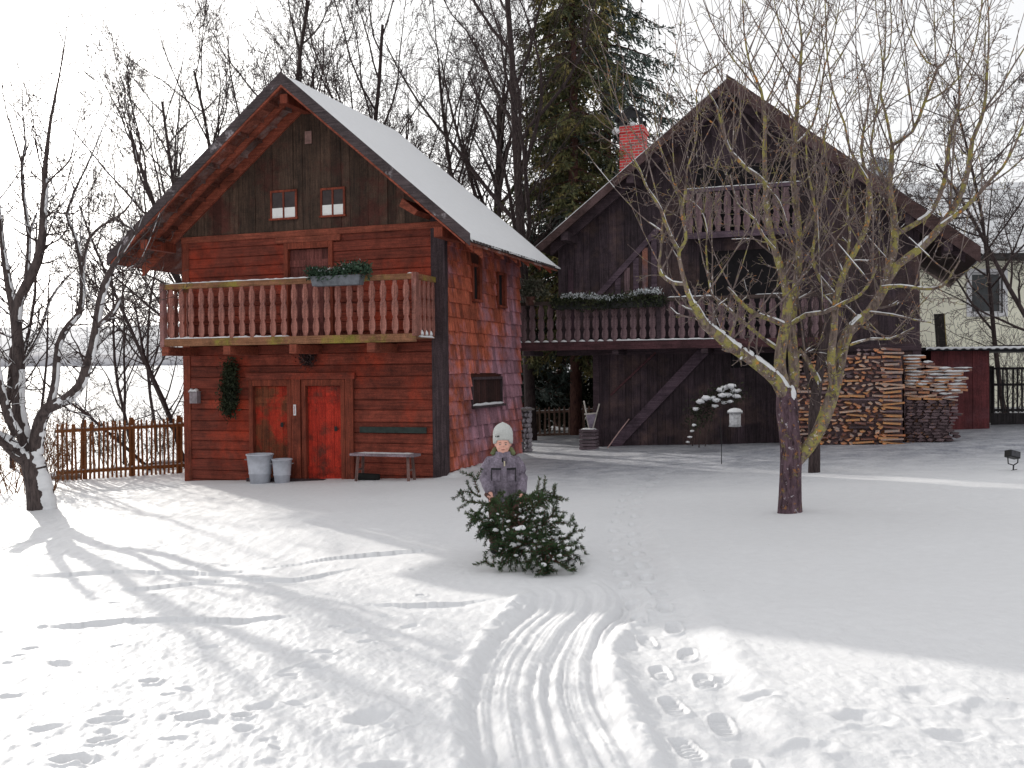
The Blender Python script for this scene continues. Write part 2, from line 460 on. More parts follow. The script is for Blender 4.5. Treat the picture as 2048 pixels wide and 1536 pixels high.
    # long thin crust ridges and ski marks ------------------------------
    for pts, d, wd in [([(-60, 1160), (150, 1150), (300, 1142), (450, 1146), (560, 1134), (700, 1112), (790, 1104), (900, 1093)], .045, .07),
                       ([(100, 1192), (260, 1180), (420, 1162), (560, 1165), (660, 1150), (760, 1128)], .035, .08),
                       ([(-40, 1257), (60, 1259), (150, 1255), (350, 1244), (470, 1246), (640, 1236)], .045, .08),
                       ([(620, 1222), (720, 1212), (860, 1212), (1030, 1196)], .045, .07),
                       ([(-20, 1002), (90, 1004), (180, 1003), (330, 1012)], .03, .09),
                       ([(420, 1392), (520, 1372), (600, 1330), (680, 1308)], .04, .08),
                       ([(600, 1532), (680, 1500), (760, 1470), (880, 1420)], .04, .09),
                       ([(690, 1452), (730, 1440), (790, 1420), (850, 1395)], .03, .06)]:
        F = Field(poly_px(pts), .5)
        idx, lat, s = F.near(X, Y)
        if lat is None: continue
        e = np.clip(np.minimum(s, F.s[-1] - s) / .6, 0, 1)
        wd = wd * (1 + np.clip(Y[idx] - 7, 0, 8) * .12)
        l2 = lat + .07 * fbm(s * 1.6, s * 0, 4, int(pts[0][1])) + .010 * fbm(s * 5, lat * 3, 3, 77); e = e * np.clip(.55 + 1.1 * fbm(s * .8, s * 0 + 4, 2, 9), .08, 1)
        # steep step facing the camera: snow higher on the far side
        sgn = 1.
        prof = np.where(l2 * sgn > 0, -np.exp(-(l2 / (wd * 2.4)) ** 2), .55 * np.exp(-(l2 / wd) ** 2))
        Z[idx] += prof * d * .62 * e
    # holes and hoof-like prints ----------------------------------------
    holes = [(122, 1334, .17, .05), (300, 1372, .09, .09), (392, 1441, .13, .10), (484, 1438, .09, .08), (490, 1461, .09, .05), (210, 1452, .12, .05), (207, 1487, .11, .09),
             (842, 1193, .07, .08), (712, 1262, .11, .04), (735, 1283, .09, .05), (648, 1306, .11, .05), (625, 1335, .11, .07), (575, 1352, .09, .04),
             (745, 1432, .24, .07), (230, 1212, .09, .05), (60, 1305, .1, .05), (770, 1525, .16, .06), (140, 1525, .13, .09), (230, 1438, .1, .04),
             (350, 1480, .1, .03), (520, 1418, .12, .04), (820, 1250, .1, .03), (905, 1310, .12, .03), (25, 1400, .12, .04), (90, 1470, .12, .04), (420, 1300, .09, .035), (590, 1410, .1, .04),
             (670, 1255, .08, .04), (1520, 1392, .15, .04), (1720, 1440, .2, .04), (1900, 1470, .18, .04), (1610, 1500, .2, .04), (1850, 1395, .25, .03), (1430, 1352, .12, .05), (1990, 1420, .25, .035)]
    for i in range(40):
        holes.append((rng.uniform(0, 900), rng.uniform(1080, 1530), rng.uniform(.05, .12), rng.uniform(.01, .03)))
    for i in range(14):
        holes.append((rng.uniform(1500, 2040), rng.uniform(1420, 1530), rng.uniform(.06, .14), rng.uniform(.006, .014)))
    for hx, hy, r, d in holes:
        r *= .62; d *= .62
        g = G(hx, hy)
        idx = np.nonzero((np.abs(X - g[0]) < r * 3) & (np.abs(Y - g[1]) < r * 3))[0]
        if not len(idx): continue
        an = rng.uniform(-.5, .5) + (1.05 if hx in (745,) else 0)
        dx = X[idx] - g[0]; dy = Y[idx] - g[1]
        la = dx * math.cos(an) + dy * math.sin(an); lo = -dx * math.sin(an) + dy * math.cos(an)
        el = rng.uniform(.55, .9)
        rr = np.sqrt((la / r) ** 2 + (lo / (r * el)) ** 2) + .25 * fbm(X[idx] * 12, Y[idx] * 12, 2, 3)
        Z[idx] += -d / (1 + np.exp((rr - .85) * 8)) + d * .25 * np.exp(-((rr - 1.35) / .3) ** 2)
    # low drift at the foot of the shingled wall and a little along the front
    th = R(19.6); c0 = P(893, 955, 20.); du = (X - c0[0]) * math.cos(th) - (Y - c0[1]) * math.sin(th); dv = (X - c0[0]) * math.sin(th) + (Y - c0[1]) * math.cos(th)
    dr = np.exp(-((du - .10) / .22) ** 2) * np.clip(dv / .4 + .5, 0, 1) * np.clip((4.8 - dv) / .4, 0, 1)
    Z = Z + dr * (.10 + .10 * fbm(dv * 5, du * 4, 3, 7))
    V = np.stack([X, Y, Z], 1)
    idx = np.arange(len(X)).reshape(sh)
    Q = np.stack([idx[:-1, :-1], idx[:-1, 1:], idx[1:, 1:], idx[1:, :-1]], -1).reshape(-1, 4)
    me = np_mesh('snowy_ground', V, Q)
    o = link('snowy_ground', me, SNOWG, None, True)
    tag(o, 'snow covered garden and field with sled track and footprints', 'ground', kind='structure')
build_ground()

def hill_strip(name, prof, depth0, depth1, m, label, seed, bump=1.5):
    """a long ridge: prof = function of x giving crest height"""
    xs = np.linspace(-900, 700, 220); vs_ = np.linspace(0, 1, 14)
    X, T = np.meshgrid(xs, vs_)
    Y = depth0 + (depth1 - depth0) * T
    Z = gz(X, Y) * 0 + 3.2 + prof(X) * np.sin(np.clip(T, 0, 1) * np.pi * .5) ** .8 + fbm(X * .06, Y * .06, 4, seed) * bump * T
    # closed back side
    V = np.stack([X.ravel(), Y.ravel(), Z.ravel()], 1)
    idx = np.arange(X.size).reshape(X.shape)
    Q = np.stack([idx[:-1, :-1], idx[:-1, 1:], idx[1:, 1:], idx[1:, :-1]], -1).reshape(-1, 4)
    me = np_mesh(name, V, Q)
    tag(link(name, me, m, None, True), label, 'hill', kind='structure')
HILL = plain('hazed wooded hill in snow', (.62, .63, .66), .9, scale=.05, c2=(.40, .41, .44), bump=0)  # pale greys hold distance haze in the colour, on top of snowy woods
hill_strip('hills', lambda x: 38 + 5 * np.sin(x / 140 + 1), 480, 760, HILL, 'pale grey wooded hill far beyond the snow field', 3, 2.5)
WOODS = plain('far woods', (.34, .34, .37), .9, scale=.15, c2=(.24, .24, .27), bump=0)
hill_strip('far_rise', lambda x: 6.5 + 0 * x, 330, 360, WOODS, 'low grey band of woods at the far edge of the field', 8, 2.)
bpy.data.objects['far_rise']['category'] = 'woods'

# ================================================================ LEFT COTTAGE
TH = R(19.6)
UV_U = np.array([math.cos(TH), -math.sin(TH), 0]); UV_V = np.array([math.sin(TH), math.cos(TH), 0])
C1 = P(893, 955, 20.)
C2 = P(1190, 892, 26.)
def fa(px, py, v=0, C=None):
    C = C1 if C is None else C
    d = ray(px, py); o = C + UV_V * v; t = ((o - CAM) @ UV_V) / (d @ UV_V); q = CAM + t * d - C
    return float(q @ UV_U), float(q[2])
def toworld(u, v, z, C=None):
    C = C1 if C is None else C
    return C + UV_U * u + UV_V * v + np.array([0, 0, z])

LOGM = wood('red brown logs', (.150, .034, .022), (.42, .092, .056), 'x', patch=(.58, .065, .024), island=.45, patch_scale=.55, patch_at=(.5, .7))
GABM = wood('weathered gable boards', (.052, .034, .026), (.16, .095, .066), 'z', patch=(.12, .040, .030), island=.5, patch_scale=.8)
SHINGM = wood('red shingles', (.36, .075, .042), (.90, .24, .13), 'z', patch=(.56, .29, .36), island=.55, patch_scale=.42, patch_at=(.44, .58), gs=.7, bump=.8)
BEAMM = wood('red beam', (.20, .048, .030), (.52, .14, .080), 'x', island=.3)
BEAMZ = wood('red post', (.15, .034, .020), (.40, .090, .048), 'z', island=.3)
SOFFM = wood('roof boards underside', (.15, .048, .034), (.46, .16, .11), 'x', patch=(.42, .30, .28), island=.65, patch_scale=1.1)
BARGE = wood('grey barge board', (.035, .026, .028), (.13, .10, .105), 'x', patch=(.40, .36, .38), island=.1, patch_scale=2.2, patch_at=(.6, .68))
DOORM = wood('red door', (.36, .024, .014), (.74, .060, .030), 'z', patch=(.20, .045, .030), island=.3, patch_scale=1.3)
DOORB = wood('brown red door', (.10, .035, .018), (.32, .085, .035), 'z', patch=(.50, .040, .018), island=.3, patch_scale=1.4)
BALM = wood('balcony wood', (.24, .085, .065), (.66, .29, .23), 'z', patch=(.52, .28, .27), island=.4)
BALX = wood('balcony rail wood', (.20, .085, .040), (.46, .22, .12), 'x', patch=(.33, .27, .05), island=.2, patch_scale=1.)
POSTM = wood('dark corner board', (.035, .024, .026), (.11, .075, .085), 'z', island=.2)

house = empty('log_cottage', C1, -TH, 'red brown log cottage with shingled side wall, balcony and two doors', 'house')
HL, HW, HD = -6.24, 6.24, 4.55
RU, RZ = -3.07, 8.13
ELU, ELZ, ERU, ERZ = -7.44, 4.69, .96, 4.69
def roofz(u):
    return RZ + (ELZ - RZ) * (u - RU) / (ELU - RU) if u < RU else RZ + (ERZ - RZ) * (u - RU) / (ERU - RU)
def roof(house, RU, RZ, L, Rr, v0, v1, mats, th=.10, snowth=.10, verge=.02, snow_seed=1, snow_v0=.0):
    """roof slabs with board underside, snow sheets, barge boards; L, Rr = (u, z) of eaves; z are TOP heights"""
    T = th + snowth
    mb = MB()
    for (eu, ez) in (L, Rr):
        # boards across the slope, laid side by side along the slope
        n = 16
        for i in range(n):
            a = i / n; b = (i + .97) / n
            ua, za = RU + (eu - RU) * a, RZ + (ez - RZ) * a; ub, zb = RU + (eu - RU) * b, RZ + (ez - RZ) * b
            d = .004 * ((i * 7) % 3)
            if i == 0: pass
            mb.prism([(ua, za - T - d), (ub, zb - T - d), (ub, zb - snowth - .045), (ua, za - snowth - .045)], v0 + .03, v1)
    ro = mb.build('roof', mats['soffit'], house)
    # tile layer, slightly proud, ragged eave edge
    mb = MB(); rg = random.Random(3)
    for (eu, ez) in (L, Rr):
        sg = 1 if eu > RU else -1
        mb.prism([(RU, RZ - snowth - .042), (eu, ez - snowth - .042), (eu, ez - snowth), (RU, RZ - snowth)], v0 + .01, v1 + .02)
        v = v0 + .05
        while v < v1 - .1:
            mb.box(min(eu, eu + sg * .05), max(eu, eu + sg * .05), v, v + .11, ez - snowth - .05, ez - snowth - .005); v += .17
    mb.build('roof_tile', mats['tile'], ro)
    # snow sheets
    for k, (eu, ez) in enumerate((L, Rr)):
        na, nb = 70, 60
        A, B = np.meshgrid(np.linspace(0, 1, na), np.linspace(0, 1, nb))
        u_ = RU + (eu - RU) * (A * (1.012)); v_ = v0 + snow_v0 + (v1 + .02 - v0 - snow_v0) * B
        edge = .03 * fbm(A * 14 + 5 * k, B * 9, 3, snow_seed + k)
        v_ = v_ + edge * (np.minimum(B, 1 - B) < .001) * 1.2
        u_ = u_ + edge * (A > .999) * 1.5
        z_ = RZ + (ez - RZ) * (A * 1.012)
        bumpz = .012 * fbm(A * 9, B * 9, 4, snow_seed + 9) + .018 * fbm(A * 3, B * 2, 2, snow_seed + 19)
        ed = np.minimum(np.minimum(B, 1 - B) * 14, np.minimum((1 - A) * 20, 1)); ed = np.clip(ed, 0, 1)
        top = z_ - snowth * (1 - ed) * .75 + bumpz * ed - .002
        bot = z_ - snowth + .003
        Vt = np.stack([u_.ravel(), v_.ravel(), top.ravel()], 1); Vb = np.stack([u_.ravel(), v_.ravel(), bot.ravel()], 1)
        idx = np.arange(na * nb).reshape(nb, na); M_ = na * nb
        Q = [np.stack([idx[:-1, :-1], idx[:-1, 1:], idx[1:, 1:], idx[1:, :-1]], -1).reshape(-1, 4)]
        Q.append(np.stack([idx[:-1, :-1], idx[1:, :-1], idx[1:, 1:], idx[:-1, 1:]], -1).reshape(-1, 4) + M_)
        for e in (idx[0, :], idx[-1, ::-1], idx[::-1, 0], idx[:, -1]):
            Q.append(np.stack([e[:-1], e[1:], e[1:] + M_, e[:-1] + M_], -1))
        link('snow_cover', np_mesh('snow_cover', np.concatenate([Vt, Vb]), np.concatenate(Q)), SNOW, ro, True)
    return ro
TILEM = plain('dark roof tiles', (.06, .045, .045), .8, scale=20.)
rf = roof(house, RU, RZ, (ELU, ELZ), (ERU, ERZ), -1.0, 4.60, dict(soffit=SOFFM, tile=TILEM), snow_v0=.035)
# barge boards along the front verge
for (eu, ez), cover in (((ELU, ELZ), .0), ((ERU, ERZ), .0)):
    sg = 1 if eu > RU else -1
    mb = MB()
    h = .235
    mb.prism([(RU, RZ - h), (eu, ez - h + .02), (eu, ez + .015), (RU, RZ + .015)], -1.035, -.985)
    mb.build('barge_board', BARGE, rf)
    mb = MB()
    mb.prism([(RU, RZ - h - .05), (eu - sg * .1, ez - h - .03 + .1 * .8), (eu - sg * .1, ez - h + .01 + .1 * .8), (RU, RZ - h + .01)], -1.02, -.96)
    mb.build('verge_strip', BEAMM, rf)
# flying rafters under the overhang
for v in (-.52, -.03):
    mb = MB()
    for (eu, ez) in ((ELU, ELZ), (ERU, ERZ)):
        t = .20 if v > -.1 else .12
        f0, f1 = 0., .97
        ua, za = RU, RZ - .215; ub, zb = RU + (eu - RU) * f1, RZ + (ez - RZ) * f1 - .215
        mb.prism([(ua, za - t * 1.25), (ub, zb - t * 1.25), (ub, zb), (ua, za)], v - .05, v + .02)
    mb.build('rafter', BEAMM, rf)
# cross battens on the underside of the left overhang
mb = MB()
for i in range(1, 12):
    a = i / 12.; 
    for (eu, ez) in ((ELU, ELZ), (ERU, ERZ)):
        u_ = RU + (eu - RU) * a; z_ = RZ + (ez - RZ) * a - .215
        mb.box(u_ - .03, u_ + .03, -.95, -.06, z_ - .045, z_ + .03)
mb.build('roof_batten', SOFFM, rf)
# purlin ends carrying the overhang
for (u_, ) in ((-6.55,), (.28,), (RU,)):
    z_ = roofz(u_) - .37
    MB().box(u_ - .09, u_ + .09, -.93, .02, z_ - .22, z_ - .03).build('purlin', BEAMZ, rf, bevel=.01)
# rafter tails on the right eave
for i in range(6):
    v = .15 + i * .82
    MB().prism([(.01, roofz(0) - .225), (.88, ERZ - .155), (.88, ERZ - .26), (.01, roofz(0) - .36)], v, v + .1).build('rafter_tail', BEAMM, rf)

# walls
OPEN = [(-4.57, -3.52, -.9, 1.98), (-3.27, -2.24, -.9, 1.98), (-3.66, -2.49, 2.75, 4.88)]   # doors
def cut_spans(z0, z1, a, b, opens):
    sp = [(a, b)]
    for (o0, o1, oz0, oz1) in opens:
        if z1 <= oz0 + .01 or z0 >= oz1 - .01: continue
        ns = []
        for s0, s1 in sp:
            if o1 <= s0 or o0 >= s1: ns.append((s0, s1)); continue
            if o0 > s0: ns.append((s0, o0))
            if o1 < s1: ns.append((o1, s1))
        sp = ns
    return sp
rg = random.Random(11)
mb = MB(); z = -.85
while z < 5.0:
    h = rg.uniform(.19, .25); 
    if z + h > 5.03: h = 5.03 - z
    for s0, s1 in cut_spans(z, z + h, HL + .02, -.02, OPEN):
        d = rg.uniform(0, .018)
        # log face with a chamfered joint
        y0 = -.02 - d
        poly = [(y0 + .014, z + .003), (y0, z + .018), (y0, z + h - .018), (y0 + .014, z + h - .003), (.18, z + h - .004), (.18, z + .004)]
        mb.prism(poly, s0, s1, 'x')
    z += h
wall = mb.build('log_wall', LOGM, house)
# core (behind the logs, closes the house)
core = MB().box(HL + .04, -.06, .17, HD - .04, -.9, 5.0)
core.prism([(HL + .04, 5.0), (-.06, 5.0), (-.06, roofz(-.06) - .24), (RU, RZ - .24), (HL + .04, roofz(HL) - .24)], .17, HD - .04)
core.build('inner_wall', DARKIN, house)
# left end wall and rear
MB().box(HL, HL + .05, 0.16, HD, -.9, roofz(HL) - .23).build('end_wall', LOGM, house)
bk = MB().prism([(HL, -.9), (-.05, -.9), (-.05, roofz(-.05) - .24), (RU, RZ - .24), (HL, roofz(HL) - .24)], HD - .03, HD)
bk.build('rear_wall', GABM, house)
# gable boards
mb = MB(); u_ = HL
while u_ < -.001:
    wd = min(rg.uniform(.17, .26), -u_)
    a, b = u_ + .003, u_ + wd - .003
    top = lambda q: roofz(q) - .23
    poly = [(a, 5.10), (b, 5.10), (b, top(b))] + ([(RU, top(RU))] if a < RU < b else []) + [(a, top(a))]
    d = rg.uniform(0, .015)
    mb.prism(poly, -.02 - d, .10)
    u_ += wd
mb.build('gable_wall', GABM, house)
MB().box(HL - .02, .02, -.07, .12, 4.99, 5.12).build('sill_beam', BEAMM, house, bevel=.01)
MB().box(-3.85, -2.3, -.085, -.03, 4.86, 4.985).build('door_lintel', BEAMM, house, bevel=.01)
# corner posts
MB().box(-.27, .035, -.06, .10, -.62, 5.35).build('corner_post', POSTM, house, bevel=.01)
MB().box(HL - .03, HL + .16, -.05, .12, -.9, 5.0).build('corner_post', BEAMZ, house, bevel=.01)
# shingled side wall
SO = [(1.36, 1.86, 3.66, 4.42), (2.88, 3.42, 3.62, 4.38), (1.30, 3.16, 1.38, 2.0)]
mb = MB(); z = -.45; i = 0
while z < 5.15:
    h = .285 + rg.uniform(-.015, .015)
    v = .105
    while v < HD:
        wd = min(rg.uniform(.10, .30), HD - v)
        zz = z + rg.uniform(-.007, .005) - (.02 if rg.random() < .06 else 0)
        for s0, s1 in cut_spans(z, z + h, v, v + wd - .008, SO):
            if s1 - s0 < .02: continue
            t = rg.uniform(.044, .060)
            # each shake thicker at its lower edge
            mb.add([(.004, s0, zz), (.004 + t, s0, zz), (.006, s0, zz + h + .08), (0, s0, zz + h + .08), (.004, s1, zz), (.004 + t, s1, zz), (.006, s1, zz + h + .08), (0, s1, zz + h + .08)],
                   [(3, 2, 1, 0), (4, 5, 6, 7), (0, 1, 5, 4), (1, 2, 6, 5), (2, 3, 7, 6), (3, 0, 4, 7)])
        v += wd
    z += h; i += 1
mb.build('shingle_wall', SHINGM, house)
MB().box(-.058, 0, .10, HD, -.7, 5.2).build('side_wall', plain('brown underwall', (.09, .03, .02)), house)
for k, (a, b, z0, z1) in enumerate(SO):
    wdo = MB()
    if k < 2:
        wdo.box(.0, .075, a, a + .07, z0, z1).box(0, .09, b - .13, b, z0, z1).box(0, .08, a + .07, b - .13, z1 - .06, z1).box(0, .11, a, b, z0 - .05, z0)
        f = wdo.build('window', BEAMZ, house)
        MB().box(.002, .012, a + .07, b - .13, z0, z1 - .06).build('pane', DARKIN, f)
    else:
        wdo.box(0, .06, a, a + .06, z0, z1).box(0, .06, b - .06, b, z0, z1).box(0, .07, a + .06, b - .06, z1 - .06, z1).box(0, .13, a - .03, b + .03, z0 - .05, z0)
        f = wdo.build('window', POSTM, house)
        sh = MB(); q = a + .07
        while q < b - .1:
            sh.box(.002, .02, q, q + .11, z0, z1 - .06); q += .12
        sh.build('shutter', wood('dark shutter boards', (.03, .015, .013), (.10, .04, .035), 'z'), f)
        tb = MB().tube([(.07, a + .0 + i * (b - a) / 10, z0 + .015 + .008 * math.sin(i * 2.1)) for i in range(11)], [.012] + [.034, .040, .036, .042, .038, .040, .034, .04, .034] + [.012], 8)
        tb.build('snow_ledge', SNOW, f, True)
# doors
def door(u0, u1, z0, z1, m, fm, knob=None, pan=True):
    f = MB().box(u0, u0 + .10, -.075, .05, z0, z1).box(u1 - .10, u1, -.075, .05, z0, z1).box(u0 + .10, u1 - .10, -.075, .05, z1 - .13, z1)
    d = MB(); q = u0 + .10
    n = max(3, int((u1 - u0 - .2) / .17)); wd = (u1 - u0 - .2) / n
    for i in range(n): d.box(q + i * wd + .003, q + (i + 1) * wd - .003, .03, .07, z0 + .02, z1 - .14)
    d.box(u0 + .10, u1 - .10, .012, .029, z0 + .25, z0 + .40).box(u0 + .10, u1 - .10, .012, .029, z1 - .5, z1 - .36)
    o = d.build('door', m, house)
    f.build('door_frame', fm, o, bevel=.008)
    if knob:
        MB().box(knob[0] - .03, knob[0] + .03, .0, .012, knob[1] - .05, knob[1] + .05).tube([(knob[0], .01, knob[1]), (knob[0], -.05, knob[1]), (knob[0] + .09, -.05, knob[1])], .012, 6).build('handle', plain('black iron', (.02, .02, .02), .4), o)
    return o
door(-4.57, -3.52, -.25, 1.98, DOORB, BEAMZ, (-3.8, 1.02))['label'] = 'brown red plank door behind the pails'
door(-3.27, -2.24, -.25, 1.98, DOORM, BEAMZ, (-2.5, .95))['label'] = 'bright red plank door beside the bench'
door(-3.66, -2.49, 2.78, 4.86, wood('upper door', (.12, .035, .03), (.30, .10, .085), 'z'), BEAMZ)
MB().box(-3.50, -3.29, -.095, -.045, -.3, 2.12).build('door_post', BEAMZ, house)
MB().box(-2.22, -2.04, -.095, -.045, -.3, 2.0).build('door_post', BEAMZ, house)
MB().box(-4.62, -2.0, -.10, -.045, 1.985, 2.12).build('door_lintel', LOGM, house)
MB().box(-4.5, -2.15, -.30, -.02, -.36, -.10).build('door_step', POSTM, house)
# attic windows
GLASS = plain('dark window glass', (.05, .035, .035), .15, var=.2)
CURT = plain('white half curtain', (.80, .80, .78), .8, var=.05)
for k, (a, b) in enumerate(((-3.98, -3.33), (-2.77, -2.19))):
    z0, z1 = (5.40, 5.99) if k == 0 else (5.39, 5.96)
    f = MB().box(a, a + .045, -.06, -.036, z0, z1).box(b - .045, b, -.06, -.036, z0, z1).box(a + .045, b - .045, -.06, -.036, z1 - .045, z1).box(a - .02, b + .02, -.085, -.036, z0 - .04, z0)
    m_ = (a + b) / 2
    f.box(m_ - .02, m_ + .02, -.058, -.036, z0, z1 - .045)
    wn = f.build('window', BEAMZ, house)
    for q0, q1 in ((a + .045, m_ - .02), (m_ + .02, b - .045)):
        MB().box(q0, q1, -.045, -.037, z0 + .22, z1 - .045).build('pane', GLASS, wn)
        MB().box(q0, q1, -.051, -.037, z0, z0 + .217).build('curtain', CURT, wn)
q = fa(617, 275, -.04)
MB().box(q[0] - .08, q[0] + .08, -.055, -.035, q[1] - .13, q[1] + .13).build('gable_hatch', plain('pale hatch board', (.30, .17, .15)), house)
# scraps of bracket at the gable feet
MB().prism([(-.62, 5.35), (-.30, 5.16), (-.22, 5.24), (-.55, 5.5)], -.75, -.05).build('bracket', BEAMM, house)

# balcony ------------------------------------------------------------------
BL, BR, BV = -6.07, -.20, -.95
FZ = 2.84
def baluster_mesh(name, h, w=.072, t=.024, prof=None):
    prof = prof or [(0, .62), (.06, .62), (.10, .95), (.2, 1.), (.29, .8), (.33, .55), (.36, .82), (.43, 1.), (.52, 1.), (.62, .82), (.65, .55), (.69, .82), (.78, 1.), (.88, .92), (.93, .62), (1, .62)]
    mb = MB()
    n = len(prof)
    vs_ = [(-w * q, -t / 2, h * p) for p, q in prof] + [(w * q, -t / 2, h * p) for p, q in prof] + [(-w * q, t / 2, h * p) for p, q in prof] + [(w * q, t / 2, h * p) for p, q in prof]
    fs = []
    for i in range(n - 1):
        fs += [(i, n + i, n + i + 1, i + 1), (2 * n + i + 1, 3 * n + i + 1, 3 * n + i, 2 * n + i), (i + 1, 2 * n + i + 1, 2 * n + i, i), (n + i, 3 * n + i, 3 * n + i + 1, n + i + 1)]
    fs += [(0, 2 * n, 3 * n, n), (n - 1, 2 * n - 1, 4 * n - 1, 3 * n - 1)]
    me = bpy.data.meshes.new(name); me.from_pydata(vs_, [], fs); me.update(); return me
mb = MB()
for i in range(5): mb.box(BL, BR, BV + .19 * i, BV + .19 * i + .18, FZ - .06, FZ)
bal = mb.build('balcony', BALX, house)
MB().box(BL - .02, BR + .02, BV - .045, BV - .002, FZ - .14, FZ + .02).build('fascia_board', BALX, bal, bevel=.006)
MB().box(BL - .03, BL + .07, BV - .06, BV + .06, FZ - .17, FZ + 1.19).build('balcony_post', BALM, bal, bevel=.006)
MB().box(BR - .05, BR + .05, BV - .06, BV + .06, FZ - .03, FZ + 1.19).build('balcony_post', BALM, bal, bevel=.006)
MB().box(BL + .07, BR - .05, BV - .05, BV + .05, FZ + 1.06, FZ + 1.17).box(BL - .02, BL + .06, BV + .06, -.02, FZ + 1.06, FZ + 1.17).box(BR - .04, BR + .04, BV + .06, -.02, FZ + 1.06, FZ + 1.17).build('handrail', BALX, bal, bevel=.008)
for i in range(9): pass
bme = baluster_mesh('baluster', 1.06, w=.068)
bme.materials.append(BALM)
n = 23; st = (BR - BL - .17) / n
for i in range(n):
    o = link('baluster', bme, None, bal)
    o.location = (BL + .11 + st * (i + .5), BV - .01 + .012 * (i % 2), FZ)
for i in range(4):
    for uu in (BL + .02, BR):
        o = link('baluster', bme, None, bal); o.rotation_euler = (0, 0, R(90)); o.location = (uu, BV + .2 + i * .21, FZ)
for u_ in (-5.95, -4.42, -2.86, -1.07 - .05):
    MB().box(u_ - .085, u_ + .085, BV - .09, .1, FZ - .33, FZ - .145).build('joist', BEAMM, bal, bevel=.01)
def snow_strip(a, b, w, h, parent, seed=0, name='snow_strip', n=None):
    """flat bumpy snow on top of a rail from a to b"""
    a = Vector(a); b = Vector(b); L = (b - a).length; n = n or max(6, int(L / .07)); d = (b - a).normalized()
    s = Vector((-d.y, d.x, 0)).normalized(); rr = random.Random(seed)
    vs_ = []; prof = [(-1, 0), (-.9, .6), (-.4, 1.), (.3, 1.), (.9, .6), (1, 0)]
    for i in range(n + 1):
        p = a + d * (L * i / n); k = .7 + .6 * rr.random(); e = .15 if i in (0, n) else 1
        for (x, z_) in prof: vs_.append(p + s * (x * w / 2 * (.85 + .2 * rr.random())) + Vector((0, 0, z_ * h * k * e)))
    m_ = len(prof)
    fs = [(i * m_ + j, i * m_ + j + 1, (i + 1) * m_ + j + 1, (i + 1) * m_ + j) for i in range(n) for j in range(m_ - 1)]
    fs += [(i * m_, (i + 1) * m_, (i + 1) * m_ + m_ - 1, i * m_ + m_ - 1) for i in range(n)]
    return MB().add(vs_, fs).build(name, SNOW, parent, True)
snow_strip((BL + .05, BV - .01, FZ + 1.172), (-2.35, BV - .01, FZ + 1.172), .07, .022, bal, 1)
snow_strip((BR - .15, BV, FZ + 1.172), (BR + .0, BV, FZ + 1.172), .08, .02, bal, 2)
snow_strip((BL + .08, BV + .05, FZ + .002), (-3.0, BV + .05, FZ + .002), .16, .05, bal, 3)
snow_strip((BL + .08, BV - .03, FZ + .021), (-4.4, BV - .03, FZ + .021), .03, .02, bal, 4)
snow_strip((BR + .015, BV + .1, FZ - .05), (BR + .015, -.2, FZ - .05), .1, .04, bal, 5)
for i in range(3):
    o = MB().lathe([(.001, 0), (.06, .0), (.05, .05), (.02, .10), (.002, .115)], (BR - .01, BV + .27 + .21 * i, FZ + .001), 8).build('snow_clump', SNOW, bal, True)

def leaf_cloud(name, centers, n, spread, size, m, parent, seed, droop=0, aspect=.35):
    rr = np.random.default_rng(seed)
    c = np.asarray(centers, float)
    k = rr.integers(0, len(c), n)
    sp = np.asarray(spread, float)
    b = c[k] + rr.normal(size=(n, 3)) * sp * .5
    d = rr.normal(size=(n, 3)); d[:, 2] -= droop; d /= np.linalg.norm(d, axis=1, keepdims=True)
    L = size * rr.uniform(.5, 1.3, (n, 1))
    return tris_obj(name, b, b + d * L, (L * aspect).ravel(), m, parent, rr)
EVER = foliage('evergreen sprigs', (.020, .045, .024), (.045, .085, .05), (.10, .15, .10))
EVERD = foliage('dark evergreen sprigs', (.018, .024, .014), (.035, .045, .022), (.06, .065, .03))
# planter hung over the rail
pw = toworld(-1.70, BV - .13, FZ + 1.00)
pl = empty('planter_box', pw, -TH, 'grey planter with green and frosted sprigs hung on the cottage balcony rail', 'planter')
MB().add([(-.60, -.12, -.02), (.42, -.12, -.02), (.42, .07, -.02), (-.60, .07, -.02), (-.64, -.14, .17), (.46, -.14, .17), (.46, .08, .17), (-.64, .08, .17)], [(3, 2, 1, 0), (4, 5, 6, 7), (0, 1, 5, 4), (1, 2, 6, 5), (2, 3, 7, 6), (3, 0, 4, 7)]).build('box', plain('grey fibre planter', (.16, .17, .19), .8), pl)
leaf_cloud('foliage', [(x, -.03, .24 + .05 * math.sin(x * 5)) for x in np.linspace(-.66, .55, 12)], 2600, (.10, .14, .13), .085, EVER, pl, 3)
leaf_cloud('frosted_tip', [(x, -.05, .31 + .04 * math.sin(x * 5)) for x in np.linspace(-.5, .3, 8)], 260, (.14, .14, .07), .05, plain('frosted leaf', (.42, .48, .48)), pl, 4)
